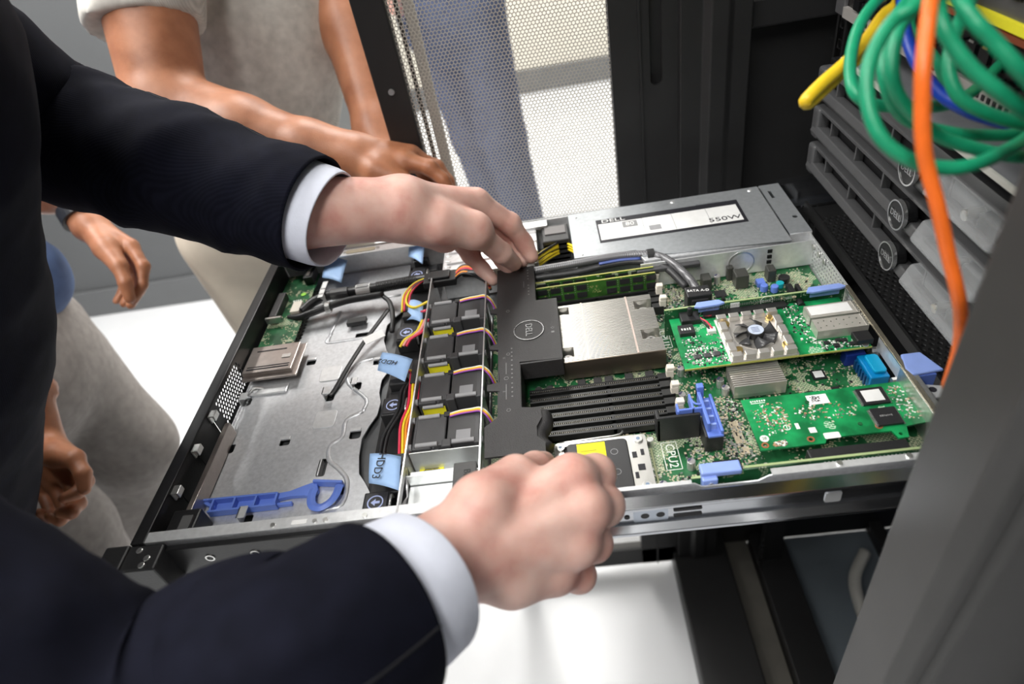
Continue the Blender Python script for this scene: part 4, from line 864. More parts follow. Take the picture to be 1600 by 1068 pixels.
b.build('solder_joints', tin, sc_)
for x, y in ((.5655, .0815), (.597, .0515)): B().cyl((x, y, RZ), .0018, .0006, 'z', 12).build('card_peg', pcb_dark, sc_)
br_ = B().prism([(.6455, -.032), (.6475, -.032), (.6475, -.002), (.6550, -.002), (.6550, -.0005), (.6455, -.0005)], .030, .096, 'y').build('card_bracket', tin, sc_, bevel=.0004)
# video socket and the blue cover catch at the rear
vg = B().box(.630, .6465, .106, .137, MB, -.021).build('video_socket', mat('teal_blue_plastic', (.0, .20, .48), .35), srv, bevel=.0012)
B().prism(rrect(.634, .6455, .110, .133, .003), -.021, -.0175).build('socket_shell', mat('teal_plastic_light', (.0, .30, .55), .35), vg, bevel=.001)
for k in range(5): B().box(.6265, .6282, .110 + k * .005, .1125 + k * .005, -.032, -.022).build('socket_rib', mat('navy_rib', (.0, .05, .16), .4), vg)
for y in (.101, .142): B().cyl((.645, y, -.022), .003, .008, 'x', 6).build('hex_post', tin, vg)
B().box(.622, .640, .139, .150, MB, -.022).build('stacked_socket', mat('navy_socket', (.01, .03, .22), .4), srv, bevel=.001)
ct = B().prism([(.652, .110), (.668, .110), (.676, .086), (.650, .084), (.6475, .092)], -.0020, .0008).build('cover_catch', bluelp, srv, bevel=.0012)
B().box(.654, .670, .084, .0865, -.016, -.002).box(.652, .654, .088, .108, -.016, -.002).box(.658, .660, .09, .106, -.014, -.002).build('catch_skirt', bluep, ct, bevel=.0006)
B().prism([(.652, .060), (.668, .064), (.672, .074), (.652, .080)], -.008, -.006).build('catch_bracket', steel_b, ct, bevel=.0006); B().cyl((.661, .071, -.006), .003, .0004, 'z', 14).build('catch_hole', ink, ct)
for ch in srv.children: ch.location = Vector(ch.location) - srv.location

# ------------------------------------------------------------------ air shroud held by the two hands
sh = thing('air_shroud', 'grained black plastic air shroud with round embossed badge, held at both ends', 'air shroud', (.33, .2, -.03))
S_out = [(.297, .326), (.3395, .326), (.3395, .2575), (.350, .2570), (.362, .2570), (.362, .1590), (.320, .1610), (.320, .1000), (.3375, .0965), (.3385, .0850), (.3335, .0750), (.3335, .0640), (.3400, .0550), (.3400, .0460),
         (.288, .0460), (.287, .0805), (.2985, .0905), (.3005, .124), (.2885, .126), (.2885, .134), (.3005, .136), (.2995, .183), (.290, .185), (.290, .1905), (.298, .193), (.297, .243), (.290, .245), (.290, .2505), (.297, .253)]
S_hole = []
def sp(name, b, m, **kw):
    o = b.build(name, m, sh, **kw); return o
o = plate('shroud_top', S_out, S_hole, .0022, .0020, shroud_m, sh)
sp('shroud_side', B().box(.3205, .362, .1575, .1600, -.018, .0030), shroud_m, bevel=.0006)
sp('shroud_side', B().box(.3605, .3625, .1590, .2570, -.007, .0030), shroud_m, bevel=.0006)
sp('shroud_side', B().box(.3385, .3400, .2570, .326, -.028, .0030).box(.298, .3395, .3245, .326, -.02, .003), shroud_m, bevel=.0006)
sp('shroud_side', B().box(.3195, .3210, .1000, .1600, -.03, .0030), shroud_m, bevel=.0006)
sp('shroud_side', B().tube([(.3375, .0965, -.008), (.3385, .0850, -.008), (.3335, .0750, -.008), (.3335, .0640, -.008), (.3400, .0550, -.008)], .009, 8, 4, flat=1.0), shroud_m, smooth=True)
sp('shroud_front_side', B().box(.2985, .3000, .09, .32, -.02, .0025), shroud_m)
bd = sp('badge_disc', B().cyl((.3305, .2075, .0032), .0150, .0004, 'z', 40), shroud_m)
B().ring((.3305, .2075, .0032), .0146, .0160, .0009, 'z', 44).build('badge_ring', mat('glossy_black_badge', (.05, .05, .05), .22), bd, bevel=.0002)
text('badge_letters', 'DELL', .0100, mat('raised_grey_letters', (.13, .13, .13), .3), bd, (.3305, .2075, .0038), (0, 0, -R90), .0003, sx=.9)
mark = mat('moulded_mark', (.17, .17, .17), .45)
b = B()
for y0 in (.30, .115, .14, .165, .27): 
    for k in range(4): b.cyl((.3125 + (.02 if y0 > .25 else 0), y0 + k * .0058, .0032), .0009, .0003, 'z', 8)
for k in range(5): b.box(.3035, .306, .170 - k * .0008 - .045 * (k > 2), .1703 - k * .0008 - .045 * (k > 2), .0032, .0034)
b.ring((.307, .140, .0032), .0018, .0023, .0003, 'z', 14); b.box(.3065, .3072, .112, .132, .0032, .0034); b.box(.3065, .3072, .146, .162, .0032, .0034); b.box(.327, .3275, .284, .296, .0032, .0034)
for y in (.1745, .2445, .098): b.ring((.309, y, .0032), .0016, .0021, .0003, 'z', 6)
b.box(.3535, .3565, .199, .2015, .0032, .0034).ring((.355, .207, .0032), .0014, .0019, .0003, 'z', 4)
sp('moulded_marks', b, mark)['kind'] = 'stuff'
sp('end_flag', B().obox((.3365, .3265, .0055), (1, .1, 0), (0, .35, 1), (0, 1, -.35), (.0045, .0035, .0004)), mat('clear_film', (.85, .85, .85), .2, alpha=.6))
for ch in sh.children: ch.location = Vector(ch.location) - sh.location

# ------------------------------------------------------------------ loose blue drive latch lying in the pan
lt = thing('drive_latch', 'loose blue plastic drive latch with a D-shaped finger loop, lying on the steel pan', 'latch', (.08, .055, PAN + .0006))
def lp(name, b, **kw): o = b.build(name, bluep, lt, **kw); o.location = -Vector((.08, .055, PAN + .0006)); return o
z0, z1 = PAN + .0006, PAN + .0085
def bar(p, q, w, za=z0, zb=z1):
    p = Vector((*p, 0)); q = Vector((*q, 0)); d = (q - p).normalized(); n = Vector((-d.y, d.x, 0)) * w / 2
    return B().prism([tuple((p - n)[:2]), tuple((q - n)[:2]), tuple((q + n)[:2]), tuple((p + n)[:2])], za, zb)
lp('long_rail', bar((.024, .0475), (.090, .0475), .002), bevel=.0004); lp('long_rail', bar((.014, .0615), (.088, .0600), .002), bevel=.0004)
for x in (.026, .047, .068, .088): lp('cross_rib', bar((x, .0475), (x, .0605), .002), bevel=.0003)
lp('rail_floor', B().box(.026, .088, .048, .060, z0, z0 + .0012))
lp('nose', bar((.014, .0615), (.027, .054), .003, z0, z0 + .005), bevel=.0004); lp('tail_peg', bar((.088, .050), (.103, .050), .003, z0, z0 + .004), bevel=.0004)
lp('flex_arm', B().prism([(.086, .055), (.100, .057), (.114, .056), (.120, .053), (.126, .060), (.122, .071), (.112, .068), (.098, .063), (.086, .062)], z0, z0 + .0045), bevel=.0005)
arc = [(.122 + .0, .0690)] + [(.125 + .019 * math.sin(a), .058 - .0165 * math.cos(a) * (1 if a < 2 else 1)) for a in [k * .26 for k in range(0, 9)]]
lp('finger_loop', B().tube([(.122, .062, z0 + .005), (.1215, .052, z0 + .005), (.125, .043, z0 + .005), (.133, .040, z0 + .005), (.141, .045, z0 + .005), (.145, .053, z0 + .005), (.146, .063, z0 + .005)], .0042, 4, 6, flat=.45), bevel=.0004)
lp('loop_bar', bar((.120, .0695), (.149, .0645), .0028), bevel=.0005)
# ------------------------------------------------------------------ people: smooth implicit bodies meshed on a grid
def sd_cone(X, a, b, ra, rb, n=None, s=1.0):
    a = np.array(a, float); b = np.array(b, float); ab = b - a; q = X - a
    t = np.clip((q @ ab) / max(ab @ ab, 1e-9), 0, 1); d = q - t[..., None] * ab
    if n is not None:
        n = np.array(n, float); n /= np.linalg.norm(n); d = d + ((s - 1) * (d @ n))[..., None] * n
    return np.linalg.norm(d, axis=-1) - (ra + (rb - ra) * t)
def smin(a, b, k):
    h = np.clip(.5 + .5 * (b - a) / k, 0, 1); return b * (1 - h) + a * h - k * h * (1 - h)
def surface_nets(F, org, h):
    S = F < 0; nx, ny, nz = F.shape
    c = [(i, j, k) for i in (0, 1) for j in (0, 1) for k in (0, 1)]
    def cc(A, i, j, k): return A[i:nx - 1 + i, j:ny - 1 + j, k:nz - 1 + k]
    cnt = sum(cc(S, *q).astype(np.int8) for q in c); act = (cnt > 0) & (cnt < 8)
    I = np.argwhere(act); idx = -np.ones(act.shape, int); idx[act] = np.arange(len(I))
    acc = np.zeros((len(I), 3)); m = np.zeros(len(I))
    for p in range(8):
        for ax in range(3):
            a = c[p]
            if a[ax]: continue
            b = list(a); b[ax] = 1
            fa = F[I[:, 0] + a[0], I[:, 1] + a[1], I[:, 2] + a[2]]; fb = F[I[:, 0] + b[0], I[:, 1] + b[1], I[:, 2] + b[2]]
            w_ = (fa < 0) != (fb < 0); t = np.where(w_, fa / np.where(w_, fa - fb, 1), 0)
            P = np.tile(np.array(a, float), (len(I), 1)); P[:, ax] += t
            acc[w_] += P[w_]; m[w_] += 1
    V = (I + acc / m[:, None]) * h + org
    fs = []
    for ax in range(3):
        o1, o2 = (ax + 1) % 3, (ax + 2) % 3
        sl = [slice(0, n) for n in F.shape]; A = [slice(1, n - 1) for n in F.shape]; Bs = list(A); A[ax] = slice(0, F.shape[ax] - 1); Bs[ax] = slice(1, F.shape[ax])
        ch = S[tuple(A)] != S[tuple(Bs)]; E = np.argwhere(ch)
        off = np.ones(3, int); off[ax] = 0; E = E + off; flip = S[E[:, 0], E[:, 1], E[:, 2]]
        q = []
        for d1, d2 in ((0, 0), (-1, 0), (-1, -1), (0, -1)):
            e = E.copy(); e[:, o1] += d1; e[:, o2] += d2; q.append(idx[e[:, 0], e[:, 1], e[:, 2]])
        q = np.array(q).T; q[~flip] = q[~flip][:, ::-1]; fs.append(q)
    Fq = np.concatenate(fs); return V, Fq[(Fq >= 0).all(1)]
def field_mesh(fn, pts, pad, h):
    P = np.array(pts, float); lo = P.min(0) - pad; hi = P.max(0) + pad; n = np.ceil((hi - lo) / h).astype(int) + 2
    g = [lo[i] + h * np.arange(n[i]) for i in range(3)]
    F = np.empty(n)
    for i in range(0, n[0], 24):
        X = np.stack(np.meshgrid(g[0][i:i + 24], g[1], g[2], indexing='ij'), -1); F[i:i + 24] = fn(X)
    F[0] = F[-1] = 1; F[:, 0] = F[:, -1] = 1; F[:, :, 0] = F[:, :, -1] = 1
    return surface_nets(F, lo, h)
def union(prims, k):
    def f(X):
        r = None
        for p in prims:
            d = sd_cone(X, *p); r = d if r is None else smin(r, d, k)
        return r
    return f
def ppts(prims): return [q for p in prims for q in (p[0], p[1])]
def prad(prims): return max(max(p[2], p[3]) for p in prims)
def np_mesh(name, VF, m, parent, smooth_it=2, disp=None):
    vs = []; fs = []; k = 0
    for V, Fq in VF:
        vs.append(V); fs.append(Fq + k); k += len(V)
    V = np.concatenate(vs); Fq = np.concatenate(fs)
    if disp is not None: V = disp(V)
    me = bpy.data.meshes.new(name); me.from_pydata(V.tolist(), [], Fq.tolist()); me.materials.append(m); me.shade_smooth()
    o = bpy.data.objects.new(name, me); link(o, parent); o.location = -Vector(parent.location) if parent else (0, 0, 0)
    if smooth_it: sm = o.modifiers.new('smooth', 'SMOOTH'); sm.factor = .5; sm.iterations = smooth_it
    return o

def skin_mat(name, lo, mid, hi):
    m = bpy.data.materials.new(name); m.use_nodes = True; MATS[name] = m
    nt = m.node_tree; b = nt.nodes['Principled BSDF']; b.inputs['Roughness'].default_value = .46
    b.inputs['Subsurface Weight'].default_value = .18; b.inputs['Subsurface Radius'].default_value = (.010, .004, .002); b.inputs['Subsurface Scale'].default_value = 1
    co = nt.nodes.new('ShaderNodeTexCoord').outputs['Object']
    n = nt.nodes.new('ShaderNodeTexNoise'); n.inputs['Scale'].default_value = 34; n.inputs['Detail'].default_value = 5; nt.links.new(co, n.inputs['Vector'])
    nt.links.new(ramp(nt, n.outputs['Fac'], [(.30, lo), (.5, mid), (.70, hi)]), b.inputs['Base Color'])
    n2 = nt.nodes.new('ShaderNodeTexNoise'); n2.inputs['Scale'].default_value = 520; n2.inputs['Detail'].default_value = 3; nt.links.new(co, n2.inputs['Vector'])
    bp = nt.nodes.new('ShaderNodeBump'); bp.inputs['Strength'].default_value = .22; bp.inputs['Distance'].default_value = .0008
    nt.links.new(n2.outputs['Fac'], bp.inputs['Height']); nt.links.new(bp.outputs[0], b.inputs['Normal']); return m
skin_a = skin_mat('pale_pink_skin', (.60, .29, .24), (.69, .41, .345), (.75, .50, .43))
skin_b = skin_mat('tan_skin', (.30, .115, .055), (.38, .155, .078), (.44, .19, .10))
nail_m = mat('fingernail', (.80, .54, .49), .28, 0, .04, 100, coat=.3)

def hand_fn(fore, W, mcp, pip, dip, tip, thumb, s=1.0, k=.009, extra=(), fs=1.0, tb=1.0):
    """palm blended from the metacarpals; five separate fingers"""
    fr = tuple(q * fs for q in (.0102, .0106, .0100, .0088)); base = [(fore, W, .0325 * s, .0285 * s)]
    wm = (Vector(mcp[0]) + Vector(mcp[1]) + Vector(mcp[2]) + Vector(mcp[3])) / 4
    base += [(W, wm, .026 * s, .017 * s)]
    for i in range(4): base += [(W, mcp[i], .021 * s, fr[i] * 1.28 * s)]
    base += [(W, thumb[0], .022 * s * tb, .019 * s * tb), (thumb[0], thumb[1], .0185 * s * tb, .0130 * s)] + list(extra)
    fing = []
    for i in range(4):
        r = fr[i] * s; fing.append([(mcp[i], pip[i], r * 1.16, r), (pip[i], pip[i], r * 1.09, r * 1.09), (pip[i], dip[i], r * .98, r * .88), (dip[i], tip[i], r * .90, r * .74)])
    fing.append([(thumb[0], thumb[1], .0165 * s, .0125 * s), (thumb[1], thumb[2], .0122 * s, .0108 * s), (thumb[2], thumb[3], .0114 * s, .0086 * s)])
    fb = union(base, k * s); ff = [union(f, .0035 * s) for f in fing]
    def fn(X):
        fg = None
        for f in ff: d = f(X); fg = d if fg is None else np.minimum(fg, d)
        return smin(fb(X), fg, .006 * s)
    al = base + [p for f in fing for p in f]
    return fn, al
def hand_mesh(h, *a, **kw):
    fn, al = hand_fn(*a, **kw); return field_mesh(fn, ppts(al), prad(al) + .006, h)
def body_mesh(prims, k, h): return field_mesh(union(prims, k), ppts(prims), prad(prims) + .02, h)
def folds(amp, fr, seed, lo=None):
    rnd = np.random.RandomState(seed); K = [(rnd.normal(size=3), rnd.uniform(0, 6.28), rnd.uniform(.5, 1)) for _ in range(9)]
    def f(V):
        d = np.zeros(len(V))
        for v, p, a in K:
            v = v / np.linalg.norm(v) * fr * (.6 + a); x = V @ v + p + 1.3 * np.sin(V @ np.roll(v, 1) * .6); d += a * (1 - np.abs(np.sin(x))) ** 2
        d = (d / 9 - .25) * amp; c = V.mean(0)
        return V, d
    return f
def disp_normal(amp, fr, seed):
    ff = folds(amp, fr, seed)
    def f(V): return V, ff(V)[1]
    return f
def cloth(name, VF, m, parent, amp, fr, seed, smooth_it=3, tilt=None):
    V = np.concatenate([v for v, _ in VF]); k = 0; fs = []
    for v, q in VF: fs.append(q + k); k += len(v)
    Fq = np.concatenate(fs); N = np.zeros_like(V); e1 = V[Fq[:, 1]] - V[Fq[:, 0]]; e2 = V[Fq[:, 2]] - V[Fq[:, 0]]; nn = np.cross(e1, e2)
    for j in range(4): np.add.at(N, Fq[:, j], nn)
    N /= np.linalg.norm(N, axis=1)[:, None] + 1e-9
    V = V + N * folds(amp, fr, seed)(V)[1][:, None]
    return np_mesh(name, [(V, Fq)], m, parent, smooth_it)
def clip_fn(base, cuts, holes=()):
    """keep base on the near side of planes (point, outward normal, reach) and hollow out the ends"""
    def f(X):
        d = base(X)
        for p, n, r in cuts:
            n = np.array(n, float) / np.linalg.norm(n); q = X - np.array(p); c = q @ n
            near = np.linalg.norm(q, axis=-1) < r; d = np.where(near, np.maximum(d, c), d)
        for h in holes: d = np.maximum(d, -sd_cone(X, *h))
        return d
    return f
def head(parent, c, fwd, skin, hair):
    """a head with face, ears and short hair, looking along fwd; returns primitives for the body"""
    c = Vector(c); f = Vector(fwd).normalized(); sd = f.cross(Vector((0, 0, 1))).normalized(); up = sd.cross(f)
    P = lambda a, b, d: c + f * a + sd * b + up * d
    pr = [(P(-.02, 0, .03), P(.02, 0, .035), .088, .082), (P(.035, 0, -.02), P(.045, 0, -.075), .066, .045), (P(.095, 0, .0), P(.112, 0, -.028), .009, .014), (P(.085, 0, -.062), P(.088, 0, -.062), .022, .016),
          (P(-.01, .078, -.005), P(-.015, .09, .01), .014, .012), (P(-.01, -.078, -.005), P(-.015, -.09, .01), .014, .012), (P(.088, .03, .022), P(.088, -.03, .022), .012, .012), (P(-.02, 0, -.06), P(-.05, 0, -.16), .058, .062)]
    hp = [(P(-.035, 0, .045), P(.005, 0, .065), .094, .086), (P(-.07, 0, .0), P(-.06, 0, -.03), .05, .045)]
    VF = body_mesh(hp, .02, .007); np_mesh('hair', [VF], hair, parent, 3)
    for s in (-1, 1):
        b = B(); b.cyl(tuple(P(.086, .031 * s, .006)), .009, .006, 'x', 12); o = b.build('eye', mat('eye_white', (.8, .8, .78), .2), parent); o.location = -Vector(parent.location)
    b = B(); b.tube([P(.101, -.022, -.06), P(.107, 0, -.062), P(.101, .022, -.06)], .004, 6); o = b.build('lips', mat('lip_skin', (.45, .17, .14), .4), parent, smooth=True); o.location = -Vector(parent.location)
    return pr
def shoes(parent, spots, fwd, m):
    f = Vector(fwd).normalized()
    for a in spots:
        a = Vector((a[0], a[1], FL)); pr = [(a + Vector((0, 0, .05)) - f * .05, a + Vector((0, 0, .045)) + f * .08, .048, .042), (a + f * .08 + Vector((0, 0, .04)), a + f * .17 + Vector((0, 0, .032)), .043, .036), (a + Vector((0, 0, .07)), a + Vector((0, 0, .11)), .045, .045)]
        base = union(pr, .03); fn = lambda X: np.maximum(base(X), FL + .002 - X[..., 2]); np_mesh('shoe', [field_mesh(fn, ppts(pr), .07, .007)], m, parent, 2)
hair_d = mat('dark_hair', (.035, .022, .014), .6, 0, .3, 200, .4, 300)
shoe_k = mat('black_shoe_leather', (.02, .018, .017), .35)


def strip_open(VF, cuts):
    """open a shell at planes (point, direction): faces past the plane near the point go"""
    V, Fq = VF
    for p, d in cuts:
        p = np.array(p, float); d = np.array(d, float); d /= np.linalg.norm(d); q = V - p
        bad = ((q @ d) > -.003) & (np.linalg.norm(q, axis=1) < .10); Fq = Fq[~bad[Fq].any(1)]
    use = np.unique(Fq); mp = -np.ones(len(V), int); mp[use] = np.arange(len(use)); return V[use], mp[Fq]
def whole_body(parent, skin, trunk, hands, h=.009, smooth_it=3):
    """one continuous skin: a coarse trunk with finely meshed hands bridged on at the forearms (hands: mesh, joint, direction)"""
    VF = [strip_open(body_mesh(trunk, .025, h), [(p, d) for _, p, d in hands])] + [strip_open(hm, [(p, -Vector(d))]) for hm, p, d in hands]
    o = np_mesh('body', VF, skin, parent, 0)
    bm = bmesh.new(); bm.from_mesh(o.data); off = Vector(parent.location)
    for _, p, d in hands:
        es = [e for e in bm.edges if e.is_boundary and ((e.verts[0].co + e.verts[1].co) / 2 - Vector(p)).length < .10]
        try: bmesh.ops.bridge_loops(bm, edges=es)
        except Exception as ex: print('bridge', ex)
    bmesh.ops.recalc_face_normals(bm, faces=bm.faces); bm.to_mesh(o.data); bm.free(); o.data.shade_smooth()
    sm = o.modifiers.new('smooth', 'SMOOTH'); sm.factor = .5; sm.iterations = smooth_it
    return o
def limbs(neck, chest, pelvis, sh, arms, hips, knees, ankles):
    """trunk and limbs that fill the clothes"""
    V3 = Vector; neck, chest, pelvis = V3(neck), V3(chest), V3(pelvis)
    pr = [(neck, chest, .052, .075), (chest, pelvis, .085, .085), (V3(sh[0]), V3(sh[1]), .045, .045), (chest, (V3(sh[0]) + V3(sh[1])) / 2, .08, .06)]
    for s_, pts in zip(sh, arms):
        q = [V3(s_)] + [V3(p) for p, _ in pts]; r = [.045] + [x for _, x in pts]
        pr += [(q[i], q[i + 1], r[i], r[i + 1]) for i in range(len(q) - 1)]
    for a, b, c in zip(hips, knees, ankles): pr += [(V3(a), V3(b), .07, .05), (V3(b), V3(c), .05, .036), (pelvis, V3(a), .075, .065)]
    return pr
def sleeve(name, pts, radii, m, parent, seed, amp=.004, inner=.022, n=72, sub=16, squash=1.0):
    """tailored sleeve: folds run round and along it, the end is turned in"""
    P = spline(pts, sub); M_ = len(P); rnd = random.Random(seed); vs = []; up = None; L = [0.]
    for i in range(1, M_): L.append(L[-1] + (P[i] - P[i - 1]).length)
    K = [(rnd.uniform(8, 26), rnd.choice((-2, -1, 1, 2, 0)), rnd.uniform(0, 6.3), rnd.uniform(.5, 1)) for _ in range(8)]
    def ringat(c, t, a, r, s_, fade):
        b = t.cross(a); out = []
        for k in range(n):
            an = 2 * math.pi * k / n; d = 0
            for f, mm, ph, w_ in K: d += w_ * (1 - abs(math.sin(.5 * (f * s_ * 2.2 + mm * an + ph + .6 * math.sin(an * 2 + f))))) ** 2
            rr = r + (d / 8 - .22) * amp * 4 * fade
            out.append(c + (a * math.cos(an) * squash + b * math.sin(an) / squash) * rr)
        return out
    for i, p in enumerate(P):
        t = (P[min(i + 1, M_ - 1)] - P[max(i - 1, 0)]).normalized()
        if up is None: up = Vector((0, 0, 1))
        a = (up - t * up.dot(t)).normalized(); up = a
        x = i / (M_ - 1) * (len(radii) - 1); j = min(int(x), len(radii) - 2); r = radii[j] * (1 - x + j) + radii[j + 1] * (x - j)
        fade = min(1, .25 + (L[-1] - L[i]) / .09); vs += ringat(p, t, a, r, L[i], fade)
    for back, dr in ((0, -.0022), (inner, -.003)): vs += ringat(P[-1] - t * back, t, a, radii[-1] + dr, L[-1], .25)
    rows = M_ + 2; q = B(); q.add(vs, [(i * n + k, i * n + (k + 1) % n, (i + 1) * n + (k + 1) % n, (i + 1) * n + k) for i in range(rows - 1) for k in range(n)])
    o = q.build(name, m, parent, smooth=True); o.location = -Vector(m1.location) if parent is m1 else (0, 0, 0)
    sk = n // 14; st = B().tube([vs[i * n + sk] for i in range(M_ // 2, M_)], .0009, 5, 1).build('sleeve_seam', mat('dark_seam_thread', (.004, .004, .007), .9), o, smooth=True)
    return o
# ---------- man in the dark suit
suit_m = weave_mat('navy_suit_wool', (.0042, .0046, .0098), (.0062, .0068, .0135), 150, 'Y', .9, .08, .2, .10, .0)
trs_m = weave_mat('charcoal_ribbed_wool', (.030, .029, .030), (.085, .082, .080), 105, 'DIAGONAL', .9, .4, .15)
shirt_m = mat('pale_blue_white_shirt', (.70, .73, .84), .75, 0, .04, 60, .1, 500)
m1 = thing('person', 'man in a dark navy suit and pale shirt cuffs, both hands on the black shroud', 'person', (-.36, .13, FL))
LW = pd(628, 326, .648); LF = pd(478, 332, .618)
l_hand = hand_mesh(.0020, LF, LW,
    [pd(744, 315, .700), pd(738, 326, .716), pd(724, 342, .724), pd(703, 359, .726)],
    [pd(797, 349, .722), pd(788, 362, .745), pd(768, 384, .752), pd(735, 398, .748)],
    [pd(819, 379, .738), pd(806, 388, .752), pd(786, 407, .756), pd(754, 420, .752)],
    [pd(830, 400, .741), pd(816, 406, .750), pd(796, 420, .752), pd(770, 437, .750)],
    [pd(684, 350, .650), pd(743, 361, .670), pd(784, 395, .706), pd(803, 411, .730)], s=1.06, fs=1.06, k=.014, tb=.84, extra=[(LW, pd(694, 366, .69), .026, .020), (pd(690, 346, .652), pd(734, 357, .668), .016, .0165), (pd(743, 361, .672), pd(743, 361, .672), .0152, .0152)])
RW = pd(692, 873, .405); RM = [pd(893, 748, .440), pd(912, 795, .430), pd(897, 848, .430), pd(864, 890, .436)]; RN = (Vector(CP) - pd(800, 830, .42)).normalized()
rt = [(RW + (q - RW) * .45 + RN * .0150, q + RN * .0105, .0042, .0052) for q in RM] + [(q + RN * .0045, q + RN * .0045, .0135, .0135) for q in RM]
RF = pd(586, 948, .360)
r_hand = hand_mesh(.0020, RF, RW,
    [pd(893, 748, .440), pd(912, 795, .430), pd(897, 848, .430), pd(864, 890, .436)],
    [pd(931, 740, .460), pd(943, 789, .450), pd(926, 847, .450), pd(904, 898, .454)],
    [pd(915, 757, .490), pd(925, 797, .480), pd(906, 848, .478), pd(886, 890, .478)],
    [pd(868, 752, .510), pd(878, 800, .496), pd(868, 842, .492), pd(855, 876, .488)],
    [pd(752, 790, .412), pd(806, 744, .440), pd(836, 730, .478), pd(850, 722, .512)], s=1.06, fs=1.22, k=.007, extra=[(RW, pd(800, 893, .424), .020, .022), (pd(800, 893, .424), pd(864, 892, .438), .022, .015)] + rt)
hd1 = head(m1, (.06, .12, .64), (.8, .1, -.5), skin_a, hair_d)
LC = pd(492, 336, .622); LE = pd(95, 208, .665); LS = Vector((-.17, .28, .36)); LD = (LC - LE).normalized()
RC = pd(592, 958, .352); RE = pd(150, 1130, .315); RS = Vector((-.16, -.04, .36)); RD = ((RW - RC).normalized() * .7 + (RC - RE).normalized() * .3).normalized()
tr1 = limbs((-.01, .12, .52), (-.11, .125, .33), (-.40, .125, -.08), (LS, RS), ([(LE, .030), (LF, .030), (LW, .028)], [(RE, .030), (RF, .030), (RW, .028)]), ((-.50, .18, -.22), (-.50, .02, -.22)), ((-.50, .19, -.58), (-.48, .01, -.58)), ((-.50, .19, FL + .08), (-.48, .01, FL + .08)))
whole_body(m1, skin_a, hd1 + tr1, [(l_hand, LF + (LW - LF) * .06, (LW - LF)), (r_hand, RF + (RW - RF) * .06, (RW - RF))])
def nail(parent, p, d, up, w, l):
    d = Vector(d).normalized(); up = Vector(up); up = (up - d * up.dot(d)).normalized(); sd = d.cross(up); vs = []; n, m_ = 16, 9
    for i in range(m_):
        th = math.pi * i / (m_ - 1)
        for k in range(n): ph = 2 * math.pi * k / n; vs.append(Vector(p) + d * l * math.cos(th) + (sd * w * math.cos(ph) + up * .0026 * math.sin(ph)) * math.sin(th) ** .6)
    b = B(); b.add(vs, [(i * n + k, i * n + (k + 1) % n, (i + 1) * n + (k + 1) % n, (i + 1) * n + k) for i in range(m_ - 1) for k in range(n)])
    o = b.build('thumbnail', nail_m, parent, smooth=True); o.location = -Vector(parent.location)
d_ = (pd(803, 411, .730) - pd(784, 395, .706)); nail(m1, pd(800, 406, .7155), d_, (Vector(CP) - pd(803, 410, .721)), .0056, .0072)
jp = [(Vector((-.41, .13, -.10)), Vector((-.245, .13, .12)), .160, .160, (.816, 0, -.578), 1.40), (Vector((-.245, .13, .12)), Vector((-.115, .13, .34)), .160, .165, (.816, 0, -.578), 1.40), (Vector((-.115, .13, .34)), Vector((-.04, .13, .46)), .12, .085),
      (Vector((-.15, .22, .35)), LS, .09, .076), (Vector((-.15, -.0, .35)), RS, .10, .078), (Vector((-.47, .12, -.10)), Vector((-.50, .11, -.22)), .150, .168, (1, 0, 0), 1.12)]
jk = cloth('jacket', [field_mesh(clip_fn(union(jp, .03), [((-.46, .10, -.19), (-.55, 0, -1), .6)]), ppts(jp), .26, .008)], suit_m, m1, .016, 17, 5, 3)
sleeve('sleeve', [LS, LS + (LE - LS) * .5 + Vector((0, 0, .012)), LE, LE + (LC - LE) * .5, LC - LD * .05, LC], (.085, .078, .074, .066, .0595, .0575), suit_m, m1, 3, .0085)
sleeve('sleeve', [RS, RS + (RE - RS) * .55 + Vector((0, -.02, .0)), RE, RE + (RC - RE) * .5, RC - RD * .05, RC], (.085, .074, .064, .058, .0550, .0530), suit_m, m1, 9, .0080)
def cuff(c, d, w_, r0, r1, back, out):
    """shirt cuff: a hollow sleeve end"""
    d = d.normalized(); a = d.orthogonal().normalized(); b = d.cross(a); n = 40; vs = []; prof = ((back, r0), (out * .5, (r0 + r1) / 2), (out - .001, r1), (out, r1 - .0004), (out, r1 - .0018), (out - .001, r1 - .0024), (back, r0 - .004))
    for t, r in prof:
        for k in range(n):
            an = 2 * math.pi * k / n; vs.append(c + d * t + (a * math.cos(an) + b * math.sin(an)) * (r + .0012 * math.sin(3 * an + 1)))
    q = B(); q.add(vs, [(i * n + k, i * n + (k + 1) % n, (i + 1) * n + (k + 1) % n, (i + 1) * n + k) for i in range(len(prof) - 1) for k in range(n)])
    o = q.build('shirt_cuff', shirt_m, m1, smooth=True); o.location = -Vector(m1.location)
    return o
cuff(LC, LD, 0, .0500, .0470, -.03, .020)
band_c = Vector((.62, 0, .78)); cl_ = cuff(Vector((-.035, .125, .475)), band_c, 0, .094, .084, -.05, .045); cl_.name = 'shirt_collar'
cuff(RC, RD, 0, .0470, .0440, -.03, .034)
tp = [(Vector((-.51, .10, -.14)), Vector((-.51, .10, -.24)), .150, .15, (1, 0, 0), 1.2)]
for y, dx in ((.01, -.04), (.19, -.06)): tp += [(Vector((-.50, y, -.24)), Vector((-.44 + dx, y, -.58)), .100, .080), (Vector((-.44 + dx, y, -.58)), Vector((-.44 + dx, y, FL + .08)), .082, .068)]
cloth('trousers', [body_mesh(tp, .04, .010)], trs_m, m1, .016, 15, 6)
shoes(m1, ((-.48, .01), (-.50, .19)), (1, 0, 0), shoe_k)

